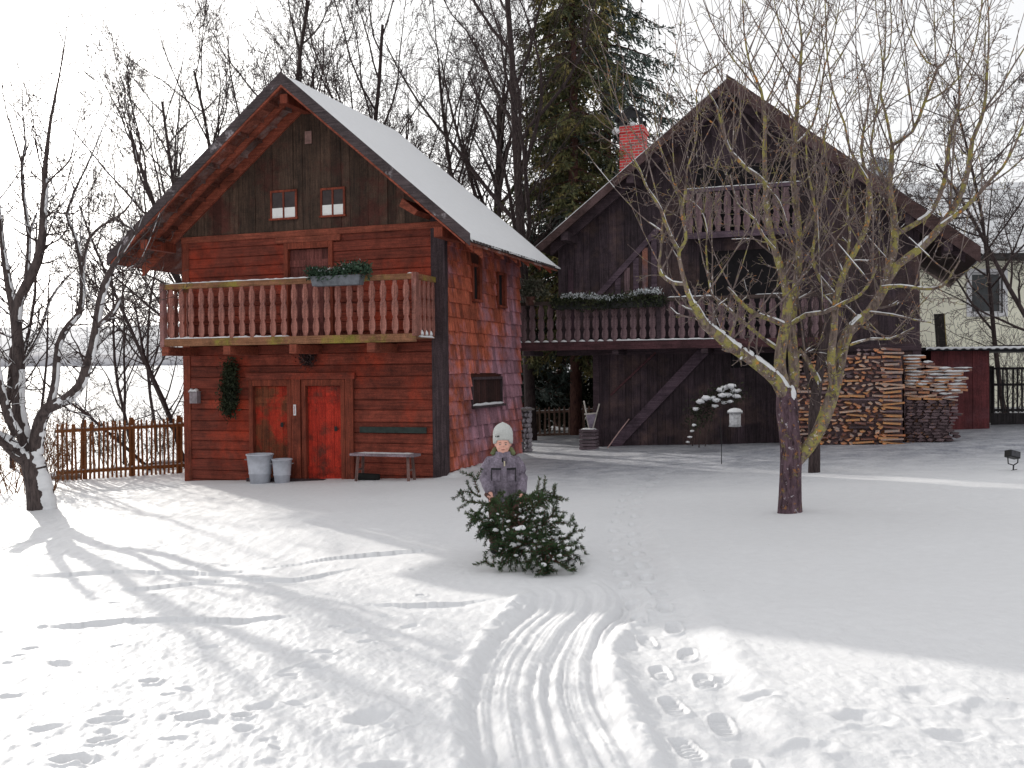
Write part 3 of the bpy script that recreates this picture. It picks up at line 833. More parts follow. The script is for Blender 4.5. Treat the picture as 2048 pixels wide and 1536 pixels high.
# ================================================================ THINGS BY THE COTTAGE
def tub(px, r0, r1, h, v, label):
    u_, _ = fa(px, 930, v); p = toworld(u_, v, 0); p[2] = float(gz(p[0], p[1])) - .02
    t = empty('pail', p, 0, label, 'pail', None)
    m = plain('pale galvanised metal', (.50, .52, .58), .55, var=.12, scale=5.)
    k = MB().lathe([(r0, 0), (r0 + (r1 - r0) * .33, h * .33), (r0 + (r1 - r0) * .34 + .008, h * .34), (r0 + (r1 - r0) * .38 + .008, h * .38), (r0 + (r1 - r0) * .39, h * .39), (r1 - .004, h * .95), (r1 + .012, h * .955), (r1 + .012, h), (r1 - .01, h), (r0 - .02, .05)], (0, 0, 0), 28)
    k.build('body', m, t, True)
    for s in (-1, 1):
        MB().tube([(s * (r1 - .01), -.05, h * .80), (s * (r1 + .03), -.045, h * .82), (s * (r1 + .03), .045, h * .82), (s * (r1 - .01), .05, h * .80)], .009, 6).build('handle', STEEL, t)
    MB().lathe([(r1 * .95, h * .84), (r1 * .6, h * .88), (.01, h * .9)], (0, 0, 0), 20).build('snow_fill', SNOW, t, True)
    return t
tub(520, .20, .275, .63, -.50, 'larger pale grey pail standing by the brown cottage door')
tub(564, .15, .205, .51, -.45, 'smaller pale grey pail beside the larger one by the cottage door')
# bench
bp_ = toworld(-1.12, -.42, 0); bp_[2] = gz(bp_[0], bp_[1])
be = empty('garden_bench', bp_, -TH, 'small backless wooden bench with frosty seat against the cottage wall', 'bench')
BW = wood('weathered bench wood', (.22, .15, .16), (.50, .40, .46), 'x', island=.2)
BWL = wood('bench legs wood', (.12, .07, .06), (.36, .22, .20), 'z', island=.2)
MB().box(-.74, .68, -.17, .17, .49, .545).build('seat', BW, be, bevel=.008)
for x in (-.58, .52):
    for y in (-.13, .13):
        MB().bar((x * 1.06, y * 1.1, -.05), (x, y * .8, .49), .05, .045).build('leg', BWL, be)
    MB().box(x - .015, x + .015, -.11, .11, .2, .24).build('stretcher', BWL, be)
snow_strip((-.60, .02, .546), (.55, .02, .546), .26, .012, be, 12, 'frost')
q0 = fa(720, 862, -.08); q1 = fa(853, 854, -.08)
o = MB().box(q0[0], q1[0], -.10, -.07, q0[1] - .03, q0[1] + .09).build('wall_rail', plain('dark green board', (.035, .05, .045), .8))
o.location = tuple(C1); o.rotation_euler = (0, 0, -TH); tag(o, 'dark green board fixed to the cottage wall above the bench', 'board')
mt = toworld(-1.55, -.35, 0); mt[2] = gz(mt[0], mt[1])
o = MB().tube([(-.24, 0, .07), (-.23, 0, .075), (.21, .02, .07), (.22, .02, .07)], [.04, .075, .07, .04], 10).build('rolled_mat', plain('black mat', (.015, .015, .014), .9), None, True)
o.location = tuple(mt); o.rotation_euler = (0, 0, -TH); tag(o, 'black rolled mat lying under the small bench', 'mat')
# hanging evergreen bough
wb = toworld(*fa(463, 722, -.08)[:1], -.08, fa(463, 722, -.08)[1])
bo = empty('hanging_bough', wb, -TH, 'dark evergreen bough hanging on the cottage wall left of the brown door', 'bough')
MB().tube([(0, 0, .02), (.01, -.05, -.3), (-.02, -.06, -.75)], [.012, .01, .004], 6).build('stem', BWL, bo)
leaf_cloud('foliage', [(x, -.07, z) for x, z in ((0, -.12), (.03, -.25), (-.05, -.38), (.06, -.5), (-.12, -.55), (0, -.7), (.05, -.85), (-.1, -.9), (-.03, -1.02))], 2200, (.17, .08, .2), .10, EVERD, bo, 7, .8)
# small dark antler decoration over the doors
wb = toworld(*fa(615, 715, -.11)[:1], -.11, fa(615, 715, -.11)[1])
de = empty('door_wreath', wb, -TH, 'small dark bunch of twigs hung above the two cottage doors', 'wreath')
MB().tube([(.10 * math.cos(a), -.02, .10 * math.sin(a)) for a in np.linspace(0, 6.28, 14)], .018, 6).build('ring', BWL, de)
leaf_cloud('foliage', [(.10 * math.cos(a), -.03, .10 * math.sin(a)) for a in np.linspace(0, 6.28, 14)], 700, (.12, .05, .12), .06, foliage('dry twigs', (.02, .015, .02), (.05, .03, .03), (.09, .05, .05)), de, 9)
# letter box with snow
wb = toworld(*fa(392, 792, -.06)[:1], -.06, fa(392, 792, -.06)[1])
le = empty('letter_box', wb, -TH, 'small grey letter box with a snow cap near the left corner of the cottage', 'letter box')
MB().box(-.10, .10, -.10, .03, -.16, .08).prism([(-.12, .08), (.12, .08), (.12, .10), (-.12, .10)], -.12, .03).build('body', plain('grey painted tin', (.30, .26, .28), .5), le, bevel=.006)
snow_strip((-.12, -.05, .101), (.10, -.05, .101), .14, .05, le, 3)
# thermometer
wb = toworld(*fa(590, 820, -.10)[:1], -.10, fa(590, 820, -.10)[1])
th_ = empty('wall_thermometer', wb, -TH, 'slim white thermometer on the post between the two doors', 'thermometer')
MB().box(-.032, .032, -.02, .0, -.115, .115).build('plate', WHITEP, th_, bevel=.008)
MB().tube([(0, -.024, -.08), (0, -.024, .08)], .005, 6).build('tube', plain('red spirit', (.4, .02, .02), .3), th_)

# ================================================================ FENCE ON THE LEFT
FEM = wood('orange brown fence wood', (.16, .055, .020), (.46, .17, .055), 'z', island=.45)
def picket_fence(name, A, B, h, gap, pw_, m, label, posts, rails=(.14, .86), seed=1, top='point', raw=.0, snow=True, category='fence'):
    A = np.array(A, float); B = np.array(B, float); L = np.linalg.norm((B - A)[:2]); ang = math.atan2(B[1] - A[1], B[0] - A[0])
    f = empty(name, A, ang, label, category)
    s = (B[2] - A[2]) / L
    rr = random.Random(seed); x = gap / 2; i = 0
    me = []
    for var in range(3):
        mb = MB(); w_ = pw_ / 2
        mb.prism([(-w_, 0), (w_, 0), (w_ * .9, h - w_), (0, h + w_ * .4 * var), (-w_ * .9, h - w_)], -.022, -.002)
        o = mb.build('picket', m, f); me.append(o.data); o.location = (x, 0, s * x); x += gap
    while x < L:
        o = link('picket', me[rr.randrange(3)], None, f)
        o.location = (x, rr.uniform(-.004, .004), s * x + rr.uniform(-.03, .02)); o.rotation_euler = (0, rr.uniform(-.025, .025), 0)
        x += gap
    for zf in rails:
        MB().add([(0, 0, h * zf - .035), (L, 0, h * zf - .035 + s * L), (L, .04, h * zf - .035 + s * L), (0, .04, h * zf - .035), (0, 0, h * zf + .035), (L, 0, h * zf + .035 + s * L), (L, .04, h * zf + .035 + s * L), (0, .04, h * zf + .035)],
                 [(3, 2, 1, 0), (4, 5, 6, 7), (0, 1, 5, 4), (1, 2, 6, 5), (2, 3, 7, 6), (3, 0, 4, 7)]).build('rail', m, f)
        if snow: snow_strip((0, .03, h * zf + .035), (L, .03, h * zf + .035 + s * L), .05, .03, f, int(zf * 10), n=40)
    for px_ in posts:
        MB().box(px_ - .05, px_ + .05, .041, .14, -.3, h + .05).build('post', m, f).location = (0, 0, s * px_)
    return f
a = P(112, 950, 23.4); b = P(374, 936, 24.4)
a[2] = gz(a[0], a[1]); b[2] = gz(b[0], b[1])
picket_fence('picket_fence', a, b, 1.36, .098, .05, FEM, 'orange brown picket fence joining the left corner of the cottage', (.62, 1.66, 2.75), seed=3)
# log in the snow
p = G(338, 938)
o = MB().tube([(-.5, 0, .09), (-.1, .02, .10), (.4, -.03, .12)], [.08, .09, .075], 10).build('fallen_log', plain('dark bark', (.05, .035, .03), .9)); o.location = tuple(p); o.rotation_euler = (0, 0, .1)
tag(o, 'dark log lying in the snow in front of the picket fence', 'log')
snow_strip((-.45, 0, .17), (.36, -.02, .18), .1, .05, o, 4)
p = G(130, 958)
mb = MB(); rr = random.Random(4)
st_ = empty('snowy_stone', p, 0, 'snow covered stone beside the leaning left tree', 'stone')
def blob(c, s, seed, n=14, rough=.15, flat=.0):
    vs_, fs = [], []
    for i in range(n + 1):
        for j in range(2 * n):
            a_ = math.pi * i / n; b_ = math.pi * j / n
            d = np.array([math.sin(a_) * math.cos(b_), math.sin(a_) * math.sin(b_), math.cos(a_)])
            k = 1 + rough * float(fbm(np.array([d[0] * 2 + seed + d[2]]), np.array([d[1] * 2 + d[2]]), 3, seed)[0]) * 2
            vs_.append(tuple(np.array(c) + d * np.array(s) * k))
    for i in range(n):
        for j in range(2 * n): fs.append((i * 2 * n + j, (i + 1) * 2 * n + j, (i + 1) * 2 * n + (j + 1) % (2 * n), i * 2 * n + (j + 1) % (2 * n)))
    return vs_, fs
STONE = plain('grey stone', (.24, .22, .21), .9)
MB().add(*blob((0, 0, .05), (.36, .25, .13), 2)).build('rock', STONE, st_, True)
MB().add(*blob((-.02, -.01, .12), (.34, .23, .10), 5)).build('snow_cap', SNOW, st_, True)

# ================================================================ DARK HOUSE
DKW = wood('dark brown boards', (.034, .023, .030), (.115, .080, .096), 'z', patch=(.14, .090, .085), island=.45, patch_scale=.6)
DKB = wood('dark brown beams', (.045, .030, .037), (.12, .080, .095), 'x', island=.2)
DKS = wood('dark eave boards', (.045, .024, .024), (.13, .075, .070), 'x', patch=(.14, .085, .085), island=.5)
DKP = wood('purple brown balusters', (.11, .068, .080), (.34, .225, .24), 'z', patch=(.40, .17, .12), island=.35, patch_scale=.45, patch_at=(.56, .64))
BRICK = None
def brickmat():
    m, n, b = newmat('red brick')
    v = coords(n, (1, 1, 1))
    sp = N(n, 'SeparateXYZ'); n.links.new(v, sp.inputs[0])
    ad = N(n, 'Math', operation='ADD'); n.links.new(sp.outputs['X'], ad.inputs[0]); n.links.new(sp.outputs['Y'], ad.inputs[1])
    cb = N(n, 'CombineXYZ'); n.links.new(ad.outputs[0], cb.inputs['X']); n.links.new(sp.outputs['Z'], cb.inputs['Y'])
    br = N(n, 'TexBrick', Scale=1.); br.inputs['Color1'].default_value = (.70, .055, .055, 1); br.inputs['Color2'].default_value = (.52, .045, .045, 1); br.inputs['Mortar'].default_value = (.42, .32, .30, 1)
    br.inputs['Brick Width'].default_value = .25; br.inputs['Row Height'].default_value = .085; br.inputs['Mortar Size'].default_value = .012
    n.links.new(cb.outputs[0], br.inputs['Vector']); n.links.new(br.outputs['Color'], b.inputs['Base Color']); b.inputs['Roughness'].default_value = .9
    return m
BRICK = brickmat()
h2 = empty('dark_wooden_house', C2, -TH, 'dark weathered wooden house with wide gable, long balcony and red brick chimney', 'house')
R2U, R2Z = 3.56, 8.97; E2L = (-1.236, 5.25); E2R = (9.05, 4.60); D2 = 8.0
def r2z(u): return R2Z + (E2L[1] - R2Z) * (u - R2U) / (E2L[0] - R2U) if u < R2U else R2Z + (E2R[1] - R2Z) * (u - R2U) / (E2R[0] - R2U)
rf2 = roof(h2, R2U, R2Z, E2L, E2R, -1.0, D2 + .2, dict(soffit=DKS, tile=TILEM), snow_seed=31, snowth=.12, snow_v0=.0)
for (eu, ez) in (E2L, E2R):
    dz = .125 if eu < R2U else -.01
    MB().prism([(R2U, R2Z - .36), (eu, ez - .36), (eu, ez - dz), (R2U, R2Z - dz)], -1.03, -1.0 + .012).build('barge_board', DKS, rf2)
    MB().prism([(R2U, R2Z - .52), (eu * .95 + R2U * .05, ez * .95 + R2Z * .05 - .5), (eu * .95 + R2U * .05, ez * .95 + R2Z * .05 - .20), (R2U, R2Z - .20)], -.55, -.45).build('rafter', DKB, rf2)
for u_ in (-.5, 7.6, 8.4, R2U, 1.2, 6.0):
    z_ = r2z(u_) - .32; MB().box(u_ - .09, u_ + .09, -.95, .02, z_ - .24, z_ - .02).build('purlin', DKB, rf2)
W0, W1 = -.95, 7.85
rg = random.Random(5)
def boards(a, b, z0, z1f, y, m, name, parent, wmin=.16, wmax=.26, th=.03, skip=()):
    mb = MB(); u_ = a
    while u_ < b - .01:
        wd = min(rg.uniform(wmin, wmax), b - u_); p, q = u_ + .003, u_ + wd - .003; d = rg.uniform(0, .012)
        poly = [(p, z0), (q, z0), (q, z1f(q))] + ([(R2U, z1f(R2U))] if p < R2U < q else []) + [(p, z1f(p))]
        if not any(s0 < (p + q) / 2 < s1 for s0, s1 in skip): mb.prism(poly, y - th - d, y)
        u_ += wd
    return mb.build(name, m, parent)
boards(W0, W1, 2.45, lambda q: r2z(q) - .25, 0, DKW, 'gable_wall', h2)
boards(0, W1, -.6, lambda q: 2.44, .0, DKW, 'lower_wall', h2)
MB().box(W0, W1, .002, .12, 2.45, 4.9).box(0, W1, .002, .12, -.6, 2.45).box(0, .1, .12, D2, -.6, 2.45).box(W0, W0 + .1, .12, D2, 2.45, r2z(W0) - .25).box(W1 - .1, W1, .12, D2, -.6, r2z(W1) - .25).box(W0, 0, .12, D2, 2.45, 2.6).build('side_wall', DKW, h2)
MB().prism([(0.0, -.6), (W1, -.6), (W1, r2z(W1) - .25), (R2U, R2Z - .25), (W0, r2z(W0) - .25), (W0, 2.5), (0.0, 2.5)], D2 - .1, D2).build('rear_wall', DKW, h2)
MB().box(W0 - .04, W1 + .03, -.09, .0, 2.36, 2.52).build('sill_beam', DKB, h2)
MB().box(-.02, .14, -.07, .0, -.5, 2.36).build('corner_post', DKB, h2)
MB().box(W1 - .16, W1 + .02, -.07, .0, -.5, 2.36).build('corner_post', DKB, h2)
MB().box(W0 + .28, W0 + .42, -.07, -.03, 2.52, 4.6).build('corner_post', wood('purple post', (.06, .03, .045), (.15, .09, .115), 'z'), h2)
def brace(p0, p1, w_, m, v=-.075, th=.06):
    a_ = fa(*p0, v, C2); b_ = fa(*p1, v, C2)
    MB().bar((a_[0], v, a_[1]), (b_[0], v, b_[1]), th, w_, up=(0, 1, 0)).build('brace', m, h2)
PUR = wood('lighter brace', (.07, .045, .065), (.17, .12, .15), 'x', island=.1)
def brace2(p0, p1, w_, m, v=-.075, th=.05):
    a_ = np.array(fa(*p0, v, C2)); b_ = np.array(fa(*p1, v, C2)); d = b_ - a_; d /= np.linalg.norm(d); nn = np.array([-d[1], d[0]]) * w_ / 2
    MB().prism([tuple(a_ - nn), tuple(b_ - nn), tuple(b_ + nn), tuple(a_ + nn)], v - th, v).build('brace', m, h2)
brace2((1410, 700), (1228, 893), .26, PUR)
brace2((1312, 705), (1222, 790), .05, wood('thin reddish lath', (.10, .04, .05), (.2, .09, .10), 'x'), -.06)
brace2((1322, 452), (1192, 597), .14, PUR, -.06)
brace2((1560, 455), (1680, 590), .14, PUR, -.06)
for i, px in enumerate(range(1236, 1322, 18)):
    t0 = fa(px, 452 + (1322 - px) * 1.115 + 8, -.05, C2); t1 = fa(px, 592, -.05, C2)
    if t0[1] > t1[1] + .05: MB().box(t0[0] - .07, t0[0] + .07, -.075, -.045, t1[1], t0[1]).build('wall_slat', DKP if i % 2 else PUR, h2)
# lower balcony
b2L, b2R, b2V, b2F = -1.95, 6.15, -1.0, 2.68
mb = MB()
for i in range(5): mb.box(b2L, b2R, b2V + .2 * i, b2V + .2 * i + .19, b2F - .06, b2F)
B2 = mb.build('balcony', DKB, h2); B2['label'] = 'long lower balcony of the dark house'
MB().box(b2L - .02, b2R + .02, b2V - .045, b2V - .002, b2F - .20, b2F + .01).build('fascia_board', wood('reddish fascia', (.06, .025, .03), (.16, .07, .08), 'x'), B2)
MB().box(b2L, b2R, b2V - .05, b2V + .05, b2F + .95, b2F + 1.04).build('handrail', wood('mossy rail', (.05, .035, .03), (.14, .10, .09), 'x'), B2)
for u_ in (b2L + .05, 1.9, 5.0, b2R - .05): MB().box(u_ - .05, u_ + .05, b2V - .04, b2V + .04, b2F + .01, b2F + 1.03).build('balcony_post', DKB, B2)
b2m = baluster_mesh('baluster', .94, w=.082); b2m.materials.append(DKP)
n = 34; st = (b2R - b2L) / n
for i in range(n):
    o = link('baluster', b2m, None, B2); o.location = (b2L + st * (i + .5), b2V, b2F + .01)
    snow = MB().lathe([(.09, 0), (.075, .025), (.03, .045), (.002, .05)], (0, 0, 0), 8, 1, .55)
    if i < 14:
        c_ = snow.build('snow_clump', SNOW, B2, True); c_.location = (b2L + st * (i + 1), b2V - .01, b2F + .012)
for u_ in (-1.5, .8, 3.0, 5.4): MB().box(u_ - .08, u_ + .08, b2V - .02, .1, b2F - .32, b2F - .205).build('joist', DKB, B2)
snow_strip((.9, b2V - .02, b2F + .012), (3.3, b2V - .02, b2F + .012), .08, .03, B2, 6)
snow_strip((2.12, b2V, b2F + 1.042), (3.2, b2V, b2F + 1.042), .09, .03, B2, 7)
snow_strip((4.2, b2V, b2F + 1.042), (4.9, b2V, b2F + 1.042), .09, .02, B2, 8)
# upper balcony
ub0 = fa(1371, 470, -.55, C2); ub1 = fa(1603, 470, -.55, C2); zt = 6.36; zb = 5.28
mb = MB(); mb.box(ub0[0], ub1[0], -.6, -.02, zb - .08, zb)
UB = mb.build('upper_balcony', DKB, h2); UB['label'] = 'short upper balcony high in the gable of the dark house'
MB().box(ub0[0] - .02, ub1[0] + .02, -.645, -.602, zb - .12, zb + .03).box(ub0[0], ub1[0], -.64, -.58, zt - .07, zt + .02).build('handrail', PUR, UB)
snow_strip((ub0[0], -.62, zt + .021), (ub1[0], -.62, zt + .021), .05, .02, UB, 2)
ubm = baluster_mesh('baluster', zt - .09 - zb - .03, w=.085, prof=[(0, .7), (.1, .7), (.2, 1), (.34, .98), (.42, .6), (.5, .98), (.7, 1.), (.8, .98), (.9, .7), (1, .7)]); ubm.materials.append(DKP)
n = 12; st = (ub1[0] - ub0[0]) / n
for i in range(n):
    o = link('baluster', ubm, None, UB); o.location = (ub0[0] + st * (i + .5), -.61, zb + .03)
a_ = ub0[0] + .2; MB().box(a_, ub1[0] - .2, -.034 - .02, -.033, zb + .1, 7.0).build('balcony_door', DARKIN, h2)
MB().box(2.75, 4.7, -.07, -.05, 3.0, 4.9).build('balcony_door', DARKIN, h2)
MB().box(3.5, 5.2, -.06, -.045, 2.0, 2.36).build('beam_pocket', DARKIN, h2)
# chimney
cv = 4.2
cu0 = fa(1239, 300, cv, C2)[0]; cu1 = fa(1286, 300, cv, C2)[0]; ct = fa(1262, 250, cv, C2)[1]
CH = MB().box(cu0, cu1, cv, cv + .65, r2z(cu0) - .5, ct).box(cu0 - .04, cu1 + .04, cv - .04, cv + .69, ct - .22, ct - .10).build('chimney', BRICK, rf2)
mb = MB()
for x in (cu0 + .02, cu1 - .12):
    for y in (cv + .02, cv + .53): mb.box(x, x + .1, y, y + .1, ct, ct + .22)
cc = (cu0 + cu1) / 2; hw = (cu1 - cu0) / 2 + .12
mb.prism([(cc - hw, ct + .20), (cc, ct + .58), (cc + hw, ct + .20), (cc + hw, ct + .16), (cc, ct + .52), (cc - hw, ct + .16)], cv - .1, cv + .75)
mb.prism([(cc - hw + .16, ct + .2), (cc + hw - .16, ct + .2), (cc, ct + .50)], cv - .02, cv + .03)
cp = mb.build('chimney_cap', plain('dark sheet metal', (.03, .03, .035), .5), rf2)
cp.name = 'chimney_cap'
o = MB().add(*blob((cu0 - .1, cv - .02, ct - .16), (.12, .1, .09), 3, 8)).add(*blob((cc + .05, cv + .05, ct + .03), (.1, .1, .07), 4, 8)).build('chimney_snow', SNOW, rf2, True)

# long planter of snowy greens on the balcony rail
pa = fa(1108, 590, b2V - .12, C2)[0]; pb = fa(1326, 590, b2V - .12, C2)[0]
pw = toworld(pa, b2V - .12, b2F + .92, C2)
pl = empty('planter_box', pw, -TH, 'long planter of dark greens under snow on the balcony rail of the dark house', 'planter')
LL = pb - pa
MB().box(0, LL, -.08, .06, -.10, .10).build('box', plain('dark planter', (.03, .03, .03), .8), pl)
leaf_cloud('foliage', [(x, -.02, .08 + .03 * math.sin(x * 4)) for x in np.linspace(.05, LL - .05, 24)], 4200, (.14, .14, .15), .10, EVERD, pl, 13, .3)
leaf_cloud('frosted_tip', [(x, -.03, .19 + .05 * math.sin(x * 3.2) + .04 * (x > LL - .7)) for x in np.linspace(.25, LL - .1, 40)], 1500, (.10, .12, .06), .07, plain('frosted leaf pale', (.62, .66, .68)), pl, 14)
pw = toworld(fa(1062, 580, b2V, C2)[0], b2V - .1, b2F + 1.0, C2)
pl = empty('potted_shrub', pw, 0, 'small evergreen shrub in a pot on the balcony rail next to the cottage', 'shrub')
MB().lathe([(.10, -.04), (.14, .16), (.15, .17), (.13, .17)], (0, 0, 0), 14).build('pot', plain('clay pot', (.12, .05, .04)), pl, True)
leaf_cloud('foliage', [(0, 0, .25), (-.1, 0, .35), (.1, 0, .4), (.3, .1, .3), (0, 0, .5)], 1300, (.24, .2, .2), .10, foliage('mossy sprigs', (.04, .05, .03), (.10, .10, .07), (.24, .17, .14)), pl, 15)

# ================================================================ PASSAGE BETWEEN THE HOUSES
def pillar():
    p = G(1051, 906); t = empty('stone_pillar', (p[0], 25.6, float(gz(p[0], 25.6))), -TH, 'grey rubble stone gate pillar beside the shingled wall', 'pillar')
    rr = random.Random(3); mb = MB(); z = 0
    while z < 1.08:
        h = rr.uniform(.09, .15); x = -.15
        while x < .15:
            w_ = rr.uniform(.08, .16); w_ = min(w_, .15 - x + .01)
            mb.add(*blob((x + w_ / 2, -.0, z + h / 2), (w_ * .55, .17, h * .55), rr.randrange(99), 6, .12)); x += w_
        z += h
    mb.build('stonework', plain('mottled stone', (.36, .33, .36), .9, scale=14.), t, False)
    MB().box(-.2, .2, -.2, .2, 1.07, 1.12).build('cap_stone', STONE, t, bevel=.01)
pillar()
yb = 33.
a = P(1046, 820, 32.); b = P(1250, 820, 31.)
a[2] = gz(a[0], a[1]) - .1; b[2] = gz(b[0], b[1]) - .1
picket_fence('garden_fence', a, b, 1.0, .16, .07, wood('pale fence wood', (.16, .09, .07), (.40, .28, .22), 'z', island=.4), 'low picket fence seen through the passage between the two houses', (.4, 1.9, 3.), seed=6)
for i, (px, Yb, hh, ww, lab) in enumerate([(1075, 34.5, 3.2, 1.1, 'dark clipped evergreen bush seen through the passage nearest the pillar'), (1205, 34.0, 2.6, 1.1, 'dark evergreen bush seen through the passage behind the folding chair'), (1140, 36.0, 1.3, 1.0, 'low dark evergreen bush in the middle of the passage view')]):
    x = P(px, 700, Yb)[0]; t = empty('evergreen_bush', (x, Yb, float(gz(x, Yb))), 0, lab, 'bush')
    leaf_cloud('foliage', [(ww * .5 * math.cos(k * 2.4) * (k % 7) / 6, ww * .5 * math.sin(k * 2.4) * (k % 7) / 6, .2 + hh * (k / 60)) for k in range(60)], 8000, (.42, .42, .42), .2, EVERD, t, 20 + i, .2)
    MB().tube([(0, 0, -.1), (0, 0, hh * .7)], [.05, .02], 6).build('stem', BWL, t)
# snowy shrub in the passage
def chair():
    t = empty('folding_chair', (*P(1183, 842, 25.8)[:2], float(gz(P(1183, 842, 25.8)[0], 25.8)) + .42), -TH, 'white framed folding chair on the crates by the dark house', 'chair')
    WF = plain('white enamel', (.70, .66, .60), .5)
    MB().bar((-.20, 0, .80), (-.05, 0, .0), .035).build('leg', WF, t)
    MB().bar((.20, .05, .72), (.0, .05, .0), .03).build('leg', WF, t)
    MB().bar((-.18, -.02, .45), (.16, -.02, .48), .035).build('seat_rail', WF, t)
    MB().add([(-.14, -.03, .44), (.13, -.03, .46), (.02, -.03, .10), (-.05, -.03, .10), (-.14, -.015, .44), (.13, -.015, .46), (.02, -.015, .10), (-.05, -.015, .10)], [(0, 1, 2, 3), (7, 6, 5, 4), (0, 4, 5, 1), (1, 5, 6, 2), (2, 6, 7, 3), (3, 7, 4, 0)]).build('canvas', plain('lilac canvas', (.30, .26, .33), .8), t)
chair()
p = P(1178, 890, 25.3)
t = empty('wooden_crates', (p[0], p[1], float(gz(p[0], p[1]))), -TH, 'stack of two grey slatted crates at the foot of the dark house', 'crate')
CRM = wood('grey crate wood', (.14, .10, .12), (.38, .30, .34), 'x', island=.4)
for k in range(2):
    mb = MB(); z0 = k * .27
    for i in range(3): mb.box(-.21, .21, -.17, -.15, z0 + .01 + i * .085, z0 + .07 + i * .085).box(-.21, .21, .15, .17, z0 + .01 + i * .085, z0 + .07 + i * .085).box(-.21, -.19, -.149, .149, z0 + .01 + i * .085, z0 + .07 + i * .085).box(.19, .21, -.149, .149, z0 + .01 + i * .085, z0 + .07 + i * .085)
    mb.box(-.19, .19, -.15, .15, z0 + .0, z0 + .02)
    for sx in (-.188, .168):
        mb.box(sx, sx + .02, -.148, -.128, z0 + .021, z0 + .26)
    mb.build('crate', CRM, t)
snow_strip((-.2, 0, .5), (.2, 0, .5), .3, .04, t, 5)
p0 = G(1215, 896); p0[1] = 25.0; p0 = P(1215, 896, 25.0); p1 = P(1258, 838, 25.2)
o = MB().tube([(0, 0, 0), tuple((p1 - p0) * .5 + np.array([0, 0, .01])), tuple(p1 - p0)], .014, 6).build('leaning_stick', plain('pale pink stick', (.55, .36, .34), .7)); o.location = tuple(p0)
tag(o, 'thin pale stick leaning on the dark house wall', 'stick')
p = G(1443, 928)
o = MB().tube([(0, 0, -.05), (.0, 0, .5), (-.02, 0, .95)], [.009, .008, .006], 6).build('garden_stake', plain('black stake', (.02, .02, .02), .7)); o.location = tuple(p)
tag(o, 'thin dark stake standing in the snow before the dark house', 'stake')

# ================================================================ FIREWOOD
FWM = wood('split firewood', (.36, .17, .12), (.98, .76, .62), 'x', patch=(.95, .42, .20), island=.62, patch_scale=6., patch_at=(.5, .58), gs=1.2)
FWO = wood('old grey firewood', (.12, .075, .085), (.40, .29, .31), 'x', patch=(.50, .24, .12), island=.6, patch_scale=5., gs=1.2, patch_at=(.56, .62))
_n = FWM.node_tree; _b = _n.nodes['Principled BSDF']; _src = _b.inputs['Base Color'].links[0].from_socket
_oi = N(_n, 'ObjectInfo')
_rv = ramp(_n, _oi.outputs['Random'], [(0., (.42, .30, .30)), (.22, (.95, .62, .42)), (.45, (1., .95, .88)), (.62, (1., .72, .42)), (.80, (.78, .78, .80)), (1., (1., .98, .9))])
_n.nodes[_rv.node.name].color_ramp.interpolation = 'CONSTANT'
_br = N(_n, 'BrightContrast'); _br.inputs['Bright'].default_value = .10
_n.links.new(_src, _br.inputs['Color'])
_n.links.new(mix(_n, 1., _br.outputs[0], _rv, 'MULTIPLY'), _b.inputs['Base Color'])
rr = random.Random(21)
protos = []
def log_mesh(kind, w_, h_, L, m):
    """split billet; w across, h high, L deep (y). long variants lie along x."""
    n = rr.choice((3, 4, 4, 5)); a0 = rr.uniform(0, 6.28)
    poly = []
    for i in range(n):
        a_ = a0 + 2 * math.pi * i / n + rr.uniform(-.3, .3)
        poly.append((math.cos(a_) * w_ / 2 * rr.uniform(.85, 1.1), math.sin(a_) * h_ / 2 * rr.uniform(.8, 1.1)))
    mb = MB().prism(poly, 0, L)
    me = bpy.data.meshes.new('firewood_log'); me.from_pydata(mb.v, [], mb.f); me.update(); me.materials.append(m); return me
def flat_mesh(L, h_, dep, m):
    mb = MB(); t = rr.uniform(-.25, .25) * h_
    mb.add([(-L / 2, 0, -h_ / 2), (L / 2, 0, -h_ / 2 + t), (L / 2, dep, -h_ / 2 + t), (-L / 2, dep, -h_ / 2), (-L / 2, 0, h_ / 2 * rr.uniform(.5, 1)), (L / 2, 0, h_ / 2 + t), (L / 2, dep, h_ / 2 + t), (-L / 2, dep, h_ / 2)], [(3, 2, 1, 0), (4, 5, 6, 7), (0, 1, 5, 4), (1, 2, 6, 5), (2, 3, 7, 6), (3, 0, 4, 7)])
    me = bpy.data.meshes.new('firewood_log'); me.from_pydata(mb.v, [], mb.f); me.update(); me.materials.append(m); return me
ends = [log_mesh(0, rr.uniform(.12, .24), rr.uniform(.055, .10), .33, FWM) for _ in range(14)]
flats = [flat_mesh(rr.uniform(.28, .5), rr.uniform(.035, .07), .12, FWM) for _ in range(10)]
endso = [log_mesh(0, rr.uniform(.12, .22), rr.uniform(.06, .10), .33, FWO) for _ in range(8)]
pv = -1.25
pu0 = fa(1592, 800, pv, C2)[0]; pu1 = fa(1808, 800, pv, C2)[0]; pzb = fa(1700, 898, pv, C2)[1]; pzt = fa(1780, 700, pv, C2)[1]
bz = float(gz(*toworld((pu0 + pu1) / 2, pv, 0, C2)[:2])) - C2[2]
spots = []
z = bz + .02
